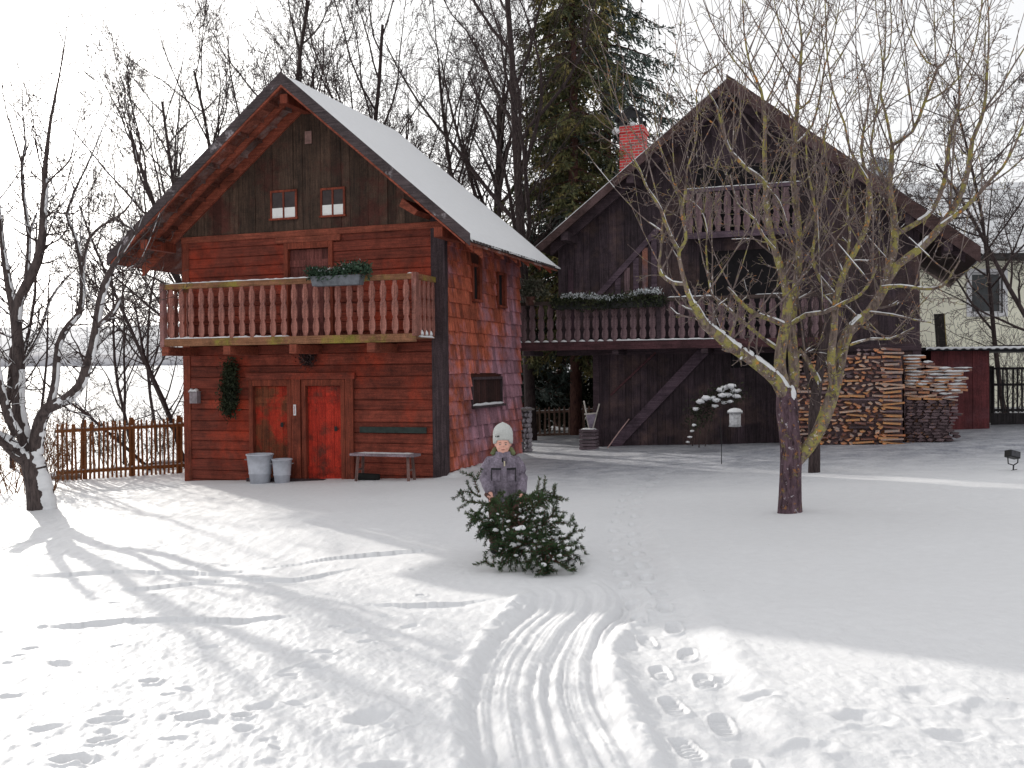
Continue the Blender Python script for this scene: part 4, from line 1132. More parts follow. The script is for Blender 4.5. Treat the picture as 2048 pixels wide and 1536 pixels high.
while z < pzt:
    frac = (z - bz) / (pzt - bz)
    left = pu0 - .35 + max(0, frac - .5) * 1.1
    right = pu1 - .02
    if frac > .93: left = pu0 + 1.3
    h = .088
    # crib column at the right end: alternate long flat billets
    x = left
    while x < right - .45:
        if rr.random() < .17: w_ = rr.uniform(.26, .42); spots.append((x + w_ / 2, z + h / 2 + rr.uniform(-.015, .015), 'f', w_)); x += w_ * .95
        else: w_ = rr.uniform(.13, .2); spots.append((x + w_ / 2, z + h / 2 + rr.uniform(-.025, .025), 'e', w_)); x += w_
    spots.append((right - .23, z + h / 2, 'f', .44))
    z += h
rr.shuffle(spots)
stack_lab = 'split firewood log with pale cut faces in the tall stack against the dark house'
heap_lab = 'snowy or greyed log in the lower heap right of the tall firewood stack'
def place_log(me, u_, v_, z_, ry, rz, sx, lab, grp):
    o = bpy.data.objects.new('firewood_log', me); col.objects.link(o)
    q = toworld(u_, v_, z_, C2); o.location = tuple(q); o.rotation_euler = (0, ry, -TH + rz); o.scale = (sx, 1, 1)
    return tag(o, lab, 'firewood', grp)
rest = MB()
main_n = 0
for (x, z_, k, w_) in spots:
    if main_n < 262 and x > pu0 - .3:
        me = rr.choice(flats if k == 'f' else ends)
        place_log(me, x, pv + rr.uniform(-.05, .04), z_, rr.uniform(-.12, .12) if k == 'f' else rr.uniform(-.5, .5), rr.uniform(-.12, .12), w_ / .40 if k == 'f' else w_ / .18, stack_lab, 'split logs of the tall firewood stack'); main_n += 1
    else:
        rest.v, rest.f = rest.v, rest.f
        me = rr.choice(flats if k == 'f' else ends); n0 = len(rest.v)
        d = rr.uniform(-.05, .04)
        rest.add([(vv.co.x * (w_ / .40 if k == 'f' else w_ / .18) + x, vv.co.y + pv + d, vv.co.z + z_) for vv in me.vertices], [tuple(p.vertices) for p in me.polygons])
# second, older heap to the right, and body of the stack behind the face
sv = -.75
su0 = pu1 + .02; su1 = fa(1905, 800, sv, C2)[0]; stz = fa(1860, 735, sv, C2)[1]; sbz = fa(1860, 885, sv, C2)[1]
SNL = []
z = sbz - .05; row = 0; ind = 0
while z < stz + .45:
    frac = (z - sbz) / (stz - sbz)
    right = su1 + .05 - (0 if frac < .95 else (frac - .9) * 4.2)
    x = su0
    while x < right - .05:
        w_ = rr.uniform(.14, .28) if frac < .55 else rr.uniform(.25, .5)
        vv_ = sv + rr.uniform(-.05, .05)
        top = frac > .55
        if top and ind < 46:
            me = rr.choice(flats); place_log(me, x + w_ / 2, vv_, z + .03, rr.uniform(-.2, .2), rr.uniform(-.3, .3), w_ / .4, heap_lab, 'logs of the lower snowy heap'); ind += 1
            if (frac > .7 or x > su1 - .6) and rr.random() < .9:
                SNL.append((x, x + w_, vv_, z + .065))
        else:
            me = rr.choice(endso); rest.add([(q.co.x * w_ / .18 + x + w_ / 2, q.co.y + vv_, q.co.z + z + .04) for q in me.vertices], [tuple(p.vertices) for p in me.polygons])
        x += w_ * .93
    z += .072
o = rest.build('firewood_rest', FWO); o.location = tuple(C2); o.rotation_euler = (0, 0, -TH)
tag(o, 'small and greyed logs filling the lower heap and the left edge of the stack', 'firewood', kind='stuff')
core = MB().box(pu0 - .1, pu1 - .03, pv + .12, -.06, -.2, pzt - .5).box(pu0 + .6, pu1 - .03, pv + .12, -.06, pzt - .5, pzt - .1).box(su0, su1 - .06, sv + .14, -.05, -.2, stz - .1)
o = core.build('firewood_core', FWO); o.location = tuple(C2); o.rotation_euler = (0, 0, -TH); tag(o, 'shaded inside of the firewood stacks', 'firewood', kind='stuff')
mb = MB()
for (x0, x1, v_, z_) in SNL:
    mb.add(*blob(((x0 + x1) / 2, v_ + .03, z_ + .012), ((x1 - x0) * rr.uniform(.3, .55), .10, rr.uniform(.014, .03)), rr.randrange(50), 6, .3))


o = mb.build('snow_on_firewood', SNOW, None, True); o.location = tuple(C2); o.rotation_euler = (0, 0, -TH); tag(o, 'snow lying on the lower firewood heap', 'snow', kind='stuff')

# ================================================================ YELLOW HOUSE, SHED, DARK FENCE
Yh = 37.
x0 = P(1690, 600, Yh)[0]; x1 = P(2330, 600, Yh)[0]; zb = 0.; ez = P(1990, 512, Yh)[2]
yh = empty('plastered_house', (x0, Yh, 0), 0, 'pale yellow plastered house with snowy roof behind the red shed', 'house')
W_ = x1 - x0
wa = P(1942, 545, Yh); wb_ = P(2005, 626, Yh)
wx0, wx1 = wa[0] - x0, wb_[0] - x0; wz1, wz0 = wa[2], wb_[2]
MB().box(0, wx0, 0, .3, -1, ez).box(wx1, W_, 0, .3, -1, ez).box(wx0, wx1, 0, .3, -1, wz0).box(wx0, wx1, 0, .3, wz1, ez).box(0, .3, .3, 8, -1, ez).box(W_ - .3, W_, .3, 8, -1, ez).box(0.3, W_ - .3, 7.7, 8, -1, ez).build('wall', CREAM, yh)
rz_ = P(1990, 368, Yh + 4)[2]
MB().prism([(-.7, ez - .18), (8.7, ez - .18), (8.7, ez + .02), (4, rz_ - .1), (-.7, ez + .02)], -.5, W_ + .5, 'x').build('roof', plain('dark eave', (.05, .045, .045), .8), yh)
rs = MB().prism([(-.72, ez + .025), (4, rz_ - .09), (4, rz_ + .06), (-.74, ez + .15)], -.5, W_ + .5, 'x').prism([(8.72, ez + .025), (4, rz_ - .09), (4, rz_ + .06), (8.74, ez + .15)], -.5, W_ + .5, 'x')
rs.build('roof_snow', SNOW, yh)
f = MB().box(wx0 - .18, wx0, -.04, .08, wz0 - .13, wz1 + .13).box(wx1, wx1 + .18, -.04, .08, wz0 - .13, wz1 + .13).box(wx0, wx1, -.04, .08, wz1, wz1 + .13).box(wx0, wx1, -.05, .08, wz0 - .13, wz0).box(wx0, wx0 + .07, .08, .14, wz0, wz1).box(wx1 - .07, wx1, .08, .14, wz0, wz1).box(wx0 + .07, wx1 - .07, .08, .14, wz1 - .07, wz1).box(wx0 + .07, wx1 - .07, .08, .14, wz0, wz0 + .07).build('window', WHITEP, yh)
MB().box(wx0 + .07, wx1 - .07, .11, .12, wz0 + .07, wz1 - .07).build('pane', plain('dark reflecting glass', (.045, .05, .055), .12, var=.3, scale=2.), f)
# dish behind the dark roof
q = P(1760, 340, Yh + 4.5)
t = empty('satellite_dish', q, 0, 'round grey dish showing above the dark roof on the right', 'dish')
MB().lathe([(.02, -.02), (.3, .03), (.52, .12), (.54, .12), (.3, .0), (.02, -.06)], (0, 0, 0), 22).build('reflector', plain('grey dish', (.45, .46, .48), .6), t, True).rotation_euler = (R(75), 0, 0)
MB().tube([(.0, .1, -2.0), (0, .1, .3)], .03, 8).build('mast', STEEL, t)
MB().tube([(.02, -.1, -.2), (.05, -.35, .1)], .02, 6).build('arm', DARKIN, t)
# shed
Ys = 26.5
sx0 = P(1862, 780, Ys)[0]; sx1 = P(1979, 780, Ys)[0]; sbz_ = float(gz(sx0, Ys)) - .1; stz_ = P(1900, 702, Ys)[2]
sh = empty('garden_shed', (sx0, Ys, 0), 0, 'dull red shed with snowy corrugated roof behind the firewood', 'shed')
REDW = wood('dull red boards', (.085, .020, .022), (.20, .050, .055), 'z', island=.25, patch=(.15, .05, .06))
mb = MB(); x = 0
while x < sx1 - sx0 - .01:
    w_ = min(.22, sx1 - sx0 - x); mb.box(x + .003, x + w_ - .003, 0 - .01 * rr.random(), .03, sbz_, stz_); x += .22
mb.box(0, .04, .03, 2.5, sbz_, stz_).box(sx1 - sx0 - .04, sx1 - sx0, .03, 2.5, sbz_, stz_)
mb.build('wall', REDW, sh)
ra = P(1843, 700, Ys)[0] - sx0 - .02; rb = P(2330, 700, Ys)[0] - sx0
def corrug(name, zoff, th, m, parent):
    n = int((rb - ra) / .055); xs = np.linspace(ra, rb, n); V = []; 
    for y, dz in ((-.35, 0.), (2.8, -.04)):
        for x_ in xs: V.append((x_, y, stz_ + .03 + dz + zoff + .022 * math.sin(x_ * 2 * math.pi / .22)))
    for y, dz in ((-.35, 0.), (2.8, -.04)):
        for x_ in xs: V.append((x_, y, stz_ + .03 + dz + zoff + th + .022 * math.sin(x_ * 2 * math.pi / .22) * (1 if th < .03 else .4)))
    F_ = []
    for i in range(n - 1):
        F_ += [(i, i + 1, n + i + 1, n + i), (2 * n + i, 3 * n + i, 3 * n + i + 1, 2 * n + i + 1), (i, 2 * n + i, 2 * n + i + 1, i + 1), (n + i, n + i + 1, 3 * n + i + 1, 3 * n + i)]
    return MB().add(V, F_).build(name, m, parent, True)
ro_ = corrug('roof', 0, .012, plain('dark corrugated sheet', (.04, .04, .045), .6), sh)
corrug('roof_snow', .016, .055, SNOW, ro_)
for x in (P(2047, 700, Ys)[0] - sx0 + .35, rb - .3):
    MB().box(x, x + .1, 0, .1, -.2, stz_ + .02).build('post', DKB, sh)
# plank leaning on the yellow wall
pa = P(1893, 700, 33.8); pb = P(1886, 627, 34.0)
o = MB().box(-.16, .16, -.03, .03, -1.9, 1.25).build('leaning_plank', plain('dark plank', (.025, .022, .02), .8)); o.location = (pa[0], 34.2, pa[2]); o.rotation_euler = (0, -.07, 0)
tag(o, 'dark plank propped upright before the yellow house wall', 'plank')
MB().box(.161, .19, -.035, .035, -1.9, 1.25).build('edge_strip', plain('yellowish raw edge', (.40, .33, .12), .8), o)
# dark fence on the right
fx0 = P(1982, 780, 28.)[0]; fx1 = fx0 + 4.2
fz0 = float(gz(fx0, 28.)); 
DF = wood('dark fence wood', (.02, .018, .02), (.07, .06, .065), 'z', island=.3)
fe = picket_fence('slat_fence', (fx0, 28., fz0 + .35), (fx1, 27.4, fz0 + .35), 1.25, .125, .05, DF, 'dark slatted fence under the carport roof at the far right', (.05, 1.5, 3.0), rails=(.05, .62, .98), seed=9, snow=False)
MB().box(0, 4.2, -.02, .05, -.55, -.02).build('base_board', DF, fe)
# garden spotlight
p = G(2025, 943)
t = empty('garden_spotlight', p, .25, 'small black garden spotlight on a bent stand at the right edge', 'spotlight')
BLK = plain('black plastic', (.012, .012, .013), .45)
M_ = Matrix.Translation((0, 0, .27)) @ Euler((R(-12), R(14), 0)).to_matrix().to_4x4()
MB().box(-.10, .10, -.07, .07, -.055, .06, M_).build('housing', BLK, t, bevel=.012)
MB().box(-.085, .085, -.076, -.071, -.04, .045, M_).build('glass', plain('dark lens', (.05, .05, .06), .1), t)
MB().tube([(-.09, 0, .25), (-.08, 0, .13), (.02, 0, .10), (.10, 0, .14), (.11, 0, .26)], .010, 6).build('bracket', BLK, t)
MB().tube([(.02, 0, .10), (.01, 0, -.03)], .012, 6).tube([(-.06, -.04, .01), (.12, .05, .02)], .014, 6).build('stand', BLK, t)
# ================================================================ TREES
BARK = barkmat('dark bark', (.022, .016, .016), (.075, .055, .055))
BARKG = barkmat('grey brown bark', (.035, .028, .028), (.11, .085, .08))
TWIG = plain('twigs', (.055, .038, .036), .9, scale=3.)
BARKL = barkmat('lichened apple bark', (.07, .050, .045), (.26, .20, .17), ((.29, .26, .085), (.54, .24, .06), (.60, .56, .52)), .49)
TWIGL = barkmat('lichened twigs', (.075, .056, .054), (.24, .19, .175), ((.27, .24, .09), (.42, .19, .08), (.55, .50, .48)), .55, .5)
BARKP = barkmat('dark apple trunk bark', (.030, .018, .022), (.15, .095, .115), ((.16, .13, .05), (.26, .12, .05), (.42, .37, .40)), .58)
BARKR = barkmat('red brown bark', (.045, .020, .018), (.15, .075, .06))

def nrm(v): return v / (np.linalg.norm(v) + 1e-9)
def perp(rng, d):
    a = np.cross(d, rng.normal(size=3)); return nrm(a)
def grow(out, rng, p, d, L, r, lev, A):
    k = A['k'][lev]; wan = A['wan'][lev]; up = A['up'][lev]
    pts = np.empty((k, 3)); pts[0] = p; d = nrm(d); ds = [d]
    s = L / (k - 1)
    for i in range(1, k):
        d = d + rng.normal(size=3) * wan; d[2] += up; d = nrm(d); pts[i] = pts[i - 1] + d * s; ds.append(d)
    rad = r * (1 - (1 - A['tap'][lev]) * np.linspace(0, 1, k))
    rad = np.maximum(rad, A.get('rmin', .0035))
    out.setdefault(lev, []).append((pts, rad))
    if lev + 1 < len(A['k']): children(out, rng, pts, rad, L, lev, A)
def children(out, rng, pts, rad, L, lev, A, n=None, t0=None, Lc=None):
    k = len(pts); n = A['n'][lev] if n is None else n; t0 = A['t0'][lev] if t0 is None else t0
    for j in range(n):
        t = t0 + (1 - t0) * (j + rng.random()) / n
        x = t * (k - 1); i = min(int(x), k - 2); f = x - i
        p = pts[i] * (1 - f) + pts[i + 1] * f; dd = nrm(pts[i + 1] - pts[i]); rr_ = rad[i] * (1 - f) + rad[i + 1] * f
        a = A['ang'][lev] * rng.uniform(.7, 1.3)
        c = nrm(dd * math.cos(a) + perp(rng, dd) * math.sin(a))
        bias = A.get('bias')
        if bias is not None: c = nrm(c + np.array(bias) * A.get('biasw', .3))
        ll = (Lc or L) * A['lr'][lev] * (1 - A.get('lt', .5) * t) * rng.uniform(.6, 1.25)
        grow(out, rng, p, c, ll, rr_ * A['rr'][lev], lev + 1, A)
def fin_tree(t, out, m1, m2, split=2, s1=8, s2=3, names=('trunk', 'crown')):
    lo = [b for l in out for b in out[l] if l < split]; hi = [b for l in out for b in out[l] if l >= split]
    if lo: tube_obj(names[0], lo, s1, m1, t)
    if hi: tube_obj(names[1], hi, s2, m2, t)
def snow_on(t, branches, rng, rmin=.012, off=(0, 0, 1), k=.62, drop=.25, name='snow', zmax=99, lift=.55, thick=1., vert=.9, sub=3, runs=(3, 9)):
    """snow lying on the upper side of limbs"""
    res = []; off = nrm(np.array(off, float))
    for pts, rad in branches:
        if rad[0] < rmin: continue
        kk = len(pts); n = (kk - 1) * sub + 1
        tt = np.linspace(0, kk - 1, n); P_ = np.stack([np.interp(tt, range(kk), pts[:, c]) for c in range(3)], 1); r_ = np.interp(tt, range(kk), rad)
        T = np.gradient(P_, axis=0); T /= np.linalg.norm(T, axis=1, keepdims=True) + 1e-9
        ov = off[None] - (T @ off)[:, None] * T; w_ = np.linalg.norm(ov, axis=1); ovn = ov / (w_[:, None] + 1e-9)
        a = int(rng.integers(0, 2)); i = a
        while i < n - 3:
            run = int(rng.integers(*runs)); j = min(i + run, n)
            if rng.random() > drop and w_[i:j].mean() > 1 - vert and P_[i, 2] < zmax and j - i >= 3:
                ph = rng.uniform(0, 50); q_ = np.arange(j - i) * (1.6 / sub if sub > 3 else .5); rr_ = r_[i:j] * k * thick * (1 + .35 * fbm(q_ + ph, q_ * 0, 3, 2)); rr_[0] *= .2; rr_[-1] *= .2
                res.append((P_[i:j] + ovn[i:j] * (r_[i:j] * lift * (.7 + .5 * w_[i:j]))[:, None], np.maximum(rr_, .004)))
            i = j if rng.random() < .55 else j + 1
    if res: return tag(tube_obj(name, res, 7, SNOW, t), kind='stuff')

BASEA = dict(k=[9, 8, 6, 4, 3], wan=[.06, .10, .14, .16, .2], up=[.05, .07, .06, .04, .02], tap=[.35, .25, .25, .3, .5], n=[14, 9, 7, 5, 0], t0=[.25, .2, .2, .15, 0], ang=[.75, .7, .75, .8], lr=[.62, .5, .5, .5], rr=[.55, .5, .5, .6], rmin=.0062, lt=.5)
def bare_tree(px, Y, H, r, seed, lean=(0, 0), label='', mats=None, trunkfrac=.9, group='bare trees behind the houses', **kw):
    A = dict(BASEA); A.update(kw)
    x = P(px, 700, Y)[0]; z = float(gz(x, Y)) - .2
    t = empty('bare_tree', (x, Y, z), 0, label, 'tree', group)
    rng = np.random.default_rng(seed); out = {}
    grow(out, rng, np.zeros(3), np.array([lean[0], lean[1], 1.]), H * trunkfrac, r, 0, A)
    m = mats or (BARK, TWIG)
    fin_tree(t, out, m[0], m[1], 2, 7, 3)
    return t
VASE = dict(ang=[.62, .55, .6, .7], up=[.04, .08, .08, .05, .03])
bare_tree(470, 33, 13, .14, 1, (-.35, 0), 'bare tree leaning left behind the left slope of the cottage roof', **VASE)
bare_tree(360, 37, 11.5, .09, 2, (-.42, .1), 'bare tree behind the cottage with limbs spreading furthest left above its eave', **VASE)
bare_tree(430, 38, 15, .13, 21, (-.25, 0), 'slender bare tree behind the cottage, leaning slightly left of its ridge', **VASE)
bare_tree(520, 40, 17, .14, 22, (-.12, 0), 'slender tall bare tree behind the left part of the cottage gable', **VASE)
bare_tree(650, 41, 17, .13, 23, (0, 0), 'thin tall bare tree standing furthest back right of the cottage ridge', **VASE)
bare_tree(960, 38, 15, .14, 24, (-.2, 0), 'slender leaning bare tree behind the forked one at the snowy roof end', **VASE)
bare_tree(310, 33, 9, .06, 25, (-.05, 0), 'twiggy bare tree just outside the left eave of the cottage', ang=[.8, .8, .8, .9], rmin=.0045, group='bare trees behind the left fence')
bare_tree(590, 36, 17, .15, 3, (-.05, 0), 'tall bare tree rising directly behind the cottage ridge', **VASE)
bare_tree(730, 34, 15.5, .14, 4, (.05, 0), 'tall bare tree with upright twigs behind the snowy cottage roof', **VASE)
bare_tree(900, 35, 13.5, .20, 5, (-.28, 0), 'bare tree with dark limbs leaning left above the middle of the snowy roof', **VASE)
bare_tree(1012, 31, 13, .24, 6, (-.12, 0), 'dark forked bare tree at the lower end of the snowy cottage roof', ang=[.6, .6, .7, .8], t0=[.35, .2, .2, .15, 0])
bare_tree(1062, 30, 17, .19, 7, (-.03, 0), 'tall straight bare trunk just left of the spruces', wan=[.02, .10, .14, .16, .2], ang=[.8, .6, .7, .8])
bare_tree(265, 30, 7.2, .06, 8, (0, 0), 'small dense bare tree left of the cottage roof eave', ang=[.8, .8, .8, .9], rmin=.0045, group='bare trees behind the left fence')
bare_tree(800, 38, 12, .15, 9, (.1, 0), 'slender bare tree further back above the snowy roof, right of the ridge', **VASE)
bare_tree(2010, 33, 12, .09, 10, (-.1, 0), 'bare tree before the yellow house at the right edge', ang=[.9, .8, .8, .8], up=[.04, .02, .02, .02, .0])
bare_tree(2150, 30, 10, .10, 11, (-.45, 0), 'bare tree with low sweeping branches in front of the snowy roof of the yellow house', ang=[.95, .7, .8, .9], up=[.02, -.01, .0, .0, 0], t0=[.2, .1, .1, .1, 0])
# saplings and thickets beyond the fence on the left
SAP = dict(k=[8, 6, 4, 3], wan=[.10, .15, .2, .2], up=[.03, .03, .02, .0], tap=[.3, .3, .4, .5], n=[12, 6, 3, 0], t0=[.2, .1, .1, 0], ang=[.8, .8, .8], lr=[.45, .45, .5], rr=[.5, .5, .6], rmin=.005)
for i, (px, Y, H, r, lean, lab) in enumerate([
    (306, 25.5, 3.6, .055, (-.75, 0), 'small dark tree leaning left behind the picket fence'),
    (372, 26, 4.6, .07, (-.22, 0), 'thin dark tree close to the left wall of the cottage behind the fence'),
    (245, 28, 5.6, .05, (.02, 0), 'straight sapling in the snow field behind the middle of the picket fence'),
    (160, 27, 3.2, .035, (.1, 0), 'low sapling behind the left end of the picket fence'),
    (60, 26, 5.5, .05, (-.05, 0), 'sapling behind the big snowy tree at the left edge'),
    (20, 28, 7, .08, (.1, 0), 'taller bare tree at the far left edge behind the snowy one')]):
    x = P(px, 700, Y)[0]; t = empty('sapling', (x, Y, float(gz(x, Y)) - .1), 0, lab, 'tree', 'saplings beyond the left fence')
    out = {}; grow(out, np.random.default_rng(40 + i), np.zeros(3), np.array([lean[0], 0, 1.]), H, r, 0, SAP); fin_tree(t, out, BARK, TWIG, 1, 6, 3)
def thicket(name, pxs, Y, H, n, label, seed, m):
    rng = np.random.default_rng(seed); out = {}
    A = dict(k=[5, 4, 3], wan=[.15, .2, .2], up=[.05, .03, 0], tap=[.3, .4, .5], n=[7, 4, 0], t0=[.2, .2, 0], ang=[.6, .8], lr=[.5, .5], rr=[.6, .6], rmin=.004)
    for i in range(n):
        px = rng.uniform(*pxs); y = Y + rng.uniform(-.8, .8); x = P(px, 700, y)[0]
        grow(out, rng, np.array([x, y, float(gz(x, y))]), np.array([rng.normal() * .35, rng.normal() * .3, 1.]), H * rng.uniform(.5, 1.1), .012, 0, A)
    o = tube_obj(name, [b for l in out for b in out[l]], 3, m, None)
    tag(o, label, 'thicket', kind='stuff'); return o
thicket('thicket', (-60, 110), 21.5, 1.7, 60, 'tangle of thin brown shrub stems around the snowy left tree', 3, plain('brown stems', (.20, .09, .04), .9))
thicket('thicket', (110, 370), 26, 1.9, 46, 'thin bare stems behind the picket fence', 4, TWIG)
thicket('thicket', (1850, 2060), 31, 3.0, 40, 'bare shrub stems before the yellow house wall', 5, TWIG)
thicket('thicket', (-80, 420), 34, 2.4, 30, 'bare scrub in the field far behind the fence', 6, TWIG)

# spruces ------------------------------------------------------------------
SPR1 = foliage('spruce yellowish', (.055, .070, .040), (.14, .145, .062), (.34, .26, .09))
SPR2 = foliage('spruce grey green', (.055, .080, .072), (.13, .17, .15), (.26, .30, .275))
def spruce(px, Y, H, Lmax, seed, m, label, zmin=.8, density=1., lean=0, twn=19):
    rng = np.random.default_rng(seed); x = P(px, 700, Y)[0]
    t = empty('spruce', (x, Y, float(gz(x, Y)) - .2), 0, label, 'spruce', None)
    k = 12; pts = np.zeros((k, 3)); pts[:, 2] = np.linspace(0, H, k); pts[:, 0] = lean * pts[:, 2] + rng.normal(size=k) * .03
    tube_obj('trunk', [(pts, np.linspace(.20, .02, k))], 8, BARKR, t)
    br = []; base = []; tip = []; wd = []
    z = zmin
    while z < H - .3:
        fr = z / H
        for q in range(int(6 * density)):
            a = rng.uniform(0, 2 * np.pi); L = Lmax * (1 - fr) ** .55 * rng.uniform(.55, 1.15) + .2
            d = np.array([math.cos(a), math.sin(a), .05]); p = np.array([np.interp(z, pts[:, 2], pts[:, 0]), pts[0, 1], z]); kk = 6; bp = [p]
            for i in range(1, kk):
                s = i / (kk - 1); dd = nrm(np.array([d[0], d[1], .1 - 1.1 * math.sin(s * 2.6) * .55 + (.75 if s > .8 else 0)])); bp.append(bp[-1] + dd * L / (kk - 1))
            bp = np.array(bp); br.append((bp, np.linspace(.03, .007, kk)))
            nt = int(twn * (.5 + L / Lmax))
            for j in range(nt):
                tt = rng.uniform(.02, 1.) * (kk - 1); i = min(int(tt), kk - 2); f = tt - i; b = bp[i] * (1 - f) + bp[i + 1] * f
                side = np.cross(bp[-1] - bp[0], [0, 0, 1.]); side = nrm(side) * rng.choice((-1, 1))
                dw = nrm(side * rng.uniform(.2, .9) + np.array([d[0], d[1], 0]) * .5 + np.array([0, 0, -rng.uniform(.3, 1.4)]))
                ln = rng.uniform(.22, .6)
                m_ = 8
                for c in range(m_):
                    b2 = b + dw * ln * c / m_; nd = nrm(dw + rng.normal(size=3) * .45)
                    base.append(b2); tip.append(b2 + nd * rng.uniform(.12, .24)); wd.append(rng.uniform(.04, .07))
        z += rng.uniform(.28, .42)
    tube_obj('limb', br, 4, BARKR, t)
    tris_obj('foliage', np.array(base), np.array(tip), np.array(wd), m, t, rng)
    return t
spruce(1150, 31.5, 27, 2.5, 1, SPR1, 'tall spruce with yellowish brown needles between the two houses', zmin=3.0)
spruce(1215, 34., 26, 4.0, 2, SPR2, 'tall grey green spruce with drooping branches behind the brick chimney', zmin=2.5)
spruce(1045, 33., 7.3, 2.0, 3, SPR2, 'low dark spruce behind the lower end of the snowy cottage roof', zmin=1.5, twn=12)
spruce(1120, 36., 13.5, 2.5, 4, SPR2, 'dark spruce half hidden behind the yellowish tall spruce', zmin=3.)

# limbs traced in the photograph, given their own depths ----------------------
def limb(pts, Y, r0, r1, dy=0., dy2=None, dense=2):
    """pts in photo pixels; depth runs from Y+dy to Y+dy2"""
    dy2 = dy if dy2 is None else dy2; n = len(pts)
    q = np.array([P(px, py, Y + dy + (dy2 - dy) * (i / max(1, n - 1))) for i, (px, py) in enumerate(pts)])
    t = np.arange(n); tt = np.linspace(0, n - 1, (n - 1) * dense + 1)
    # Catmull-Rom for smooth curves
    qq = []
    for s in tt:
        i = min(int(s), n - 2); f = s - i; p0 = q[max(i - 1, 0)]; p1 = q[i]; p2 = q[i + 1]; p3 = q[min(i + 2, n - 1)]
        qq.append(.5 * ((2 * p1) + (-p0 + p2) * f + (2 * p0 - 5 * p1 + 4 * p2 - p3) * f * f + (-p0 + 3 * p1 - 3 * p2 + p3) * f ** 3))
    return np.array(qq), np.linspace(r0, r1, len(tt)) if not isinstance(r0, list) else np.interp(tt, t, r0)

def traced_tree(name, origin, limbs, label, mats, seed, A, shoots, snow, cat='tree', lim=None, spur=9, shoot_len=(1.0, 2.6), shoot_r=.008, up=.13, group=None):
    t = empty(name, origin, 0, label, cat, group)
    o3 = np.array(origin); rng = np.random.default_rng(seed)
    L = [(p - o3, r) for p, r in limbs]
    tube_obj('trunk', L[:1], 14, mats[2], t)
    tag(tube_obj('limb', L[1:], 12, mats[0], t), kind='stuff')
    tw = {}
    for (p, r) in L[1:]:
        ln = np.linalg.norm(np.diff(p, axis=0), axis=1).sum()
        children(tw, rng, p, r, ln, 0, A, n=int(spur * ln), t0=.25, Lc=1.6)
        for j in range(int(shoots * ln)):            # upright water shoots
            x = rng.uniform(.3, 1.) * (len(p) - 1); i = min(int(x), len(p) - 2); f = x - i; b = p[i] * (1 - f) + p[i + 1] * f
            if b[2] < 1.6: continue
            d = np.array([rng.normal() * .55, rng.normal() * .45, .7]); kk = 8; H = rng.uniform(*shoot_len); pts = [b]
            for q in range(1, kk):
                d = nrm(d); d = d + np.array([rng.normal() * .05, rng.normal() * .05, up]); d = nrm(d); pts.append(pts[-1] + d * H / (kk - 1))
            pts = np.array(pts); rs = min(r[i] * .6, shoot_r * rng.uniform(.7, 1.4)) ; rad = np.linspace(rs, .0028, kk)
            tw.setdefault(1, []).append((pts, rad))
            for z in range(int(rng.integers(2, 6))):
                x2 = rng.uniform(.25, .95) * (kk - 1); i2 = int(x2); b2 = pts[i2] * (1 - x2 + i2) + pts[min(i2 + 1, kk - 1)] * (x2 - i2)
                d2 = nrm(nrm(pts[min(i2 + 1, kk - 1)] - pts[i2]) + perp(rng, nrm(pts[-1] - pts[0])) * .6)
                l2 = H * rng.uniform(.12, .4); tw.setdefault(2, []).append((np.array([b2, b2 + d2 * l2 * .5, b2 + d2 * l2 + np.array([0, 0, .12 * l2])]), np.array([rs * .5, .0035, .0025])))
    br = [b for l in tw for b in tw[l]]
    tube_obj('crown', br, 4, mats[1], t)
    return t, L, br, rng

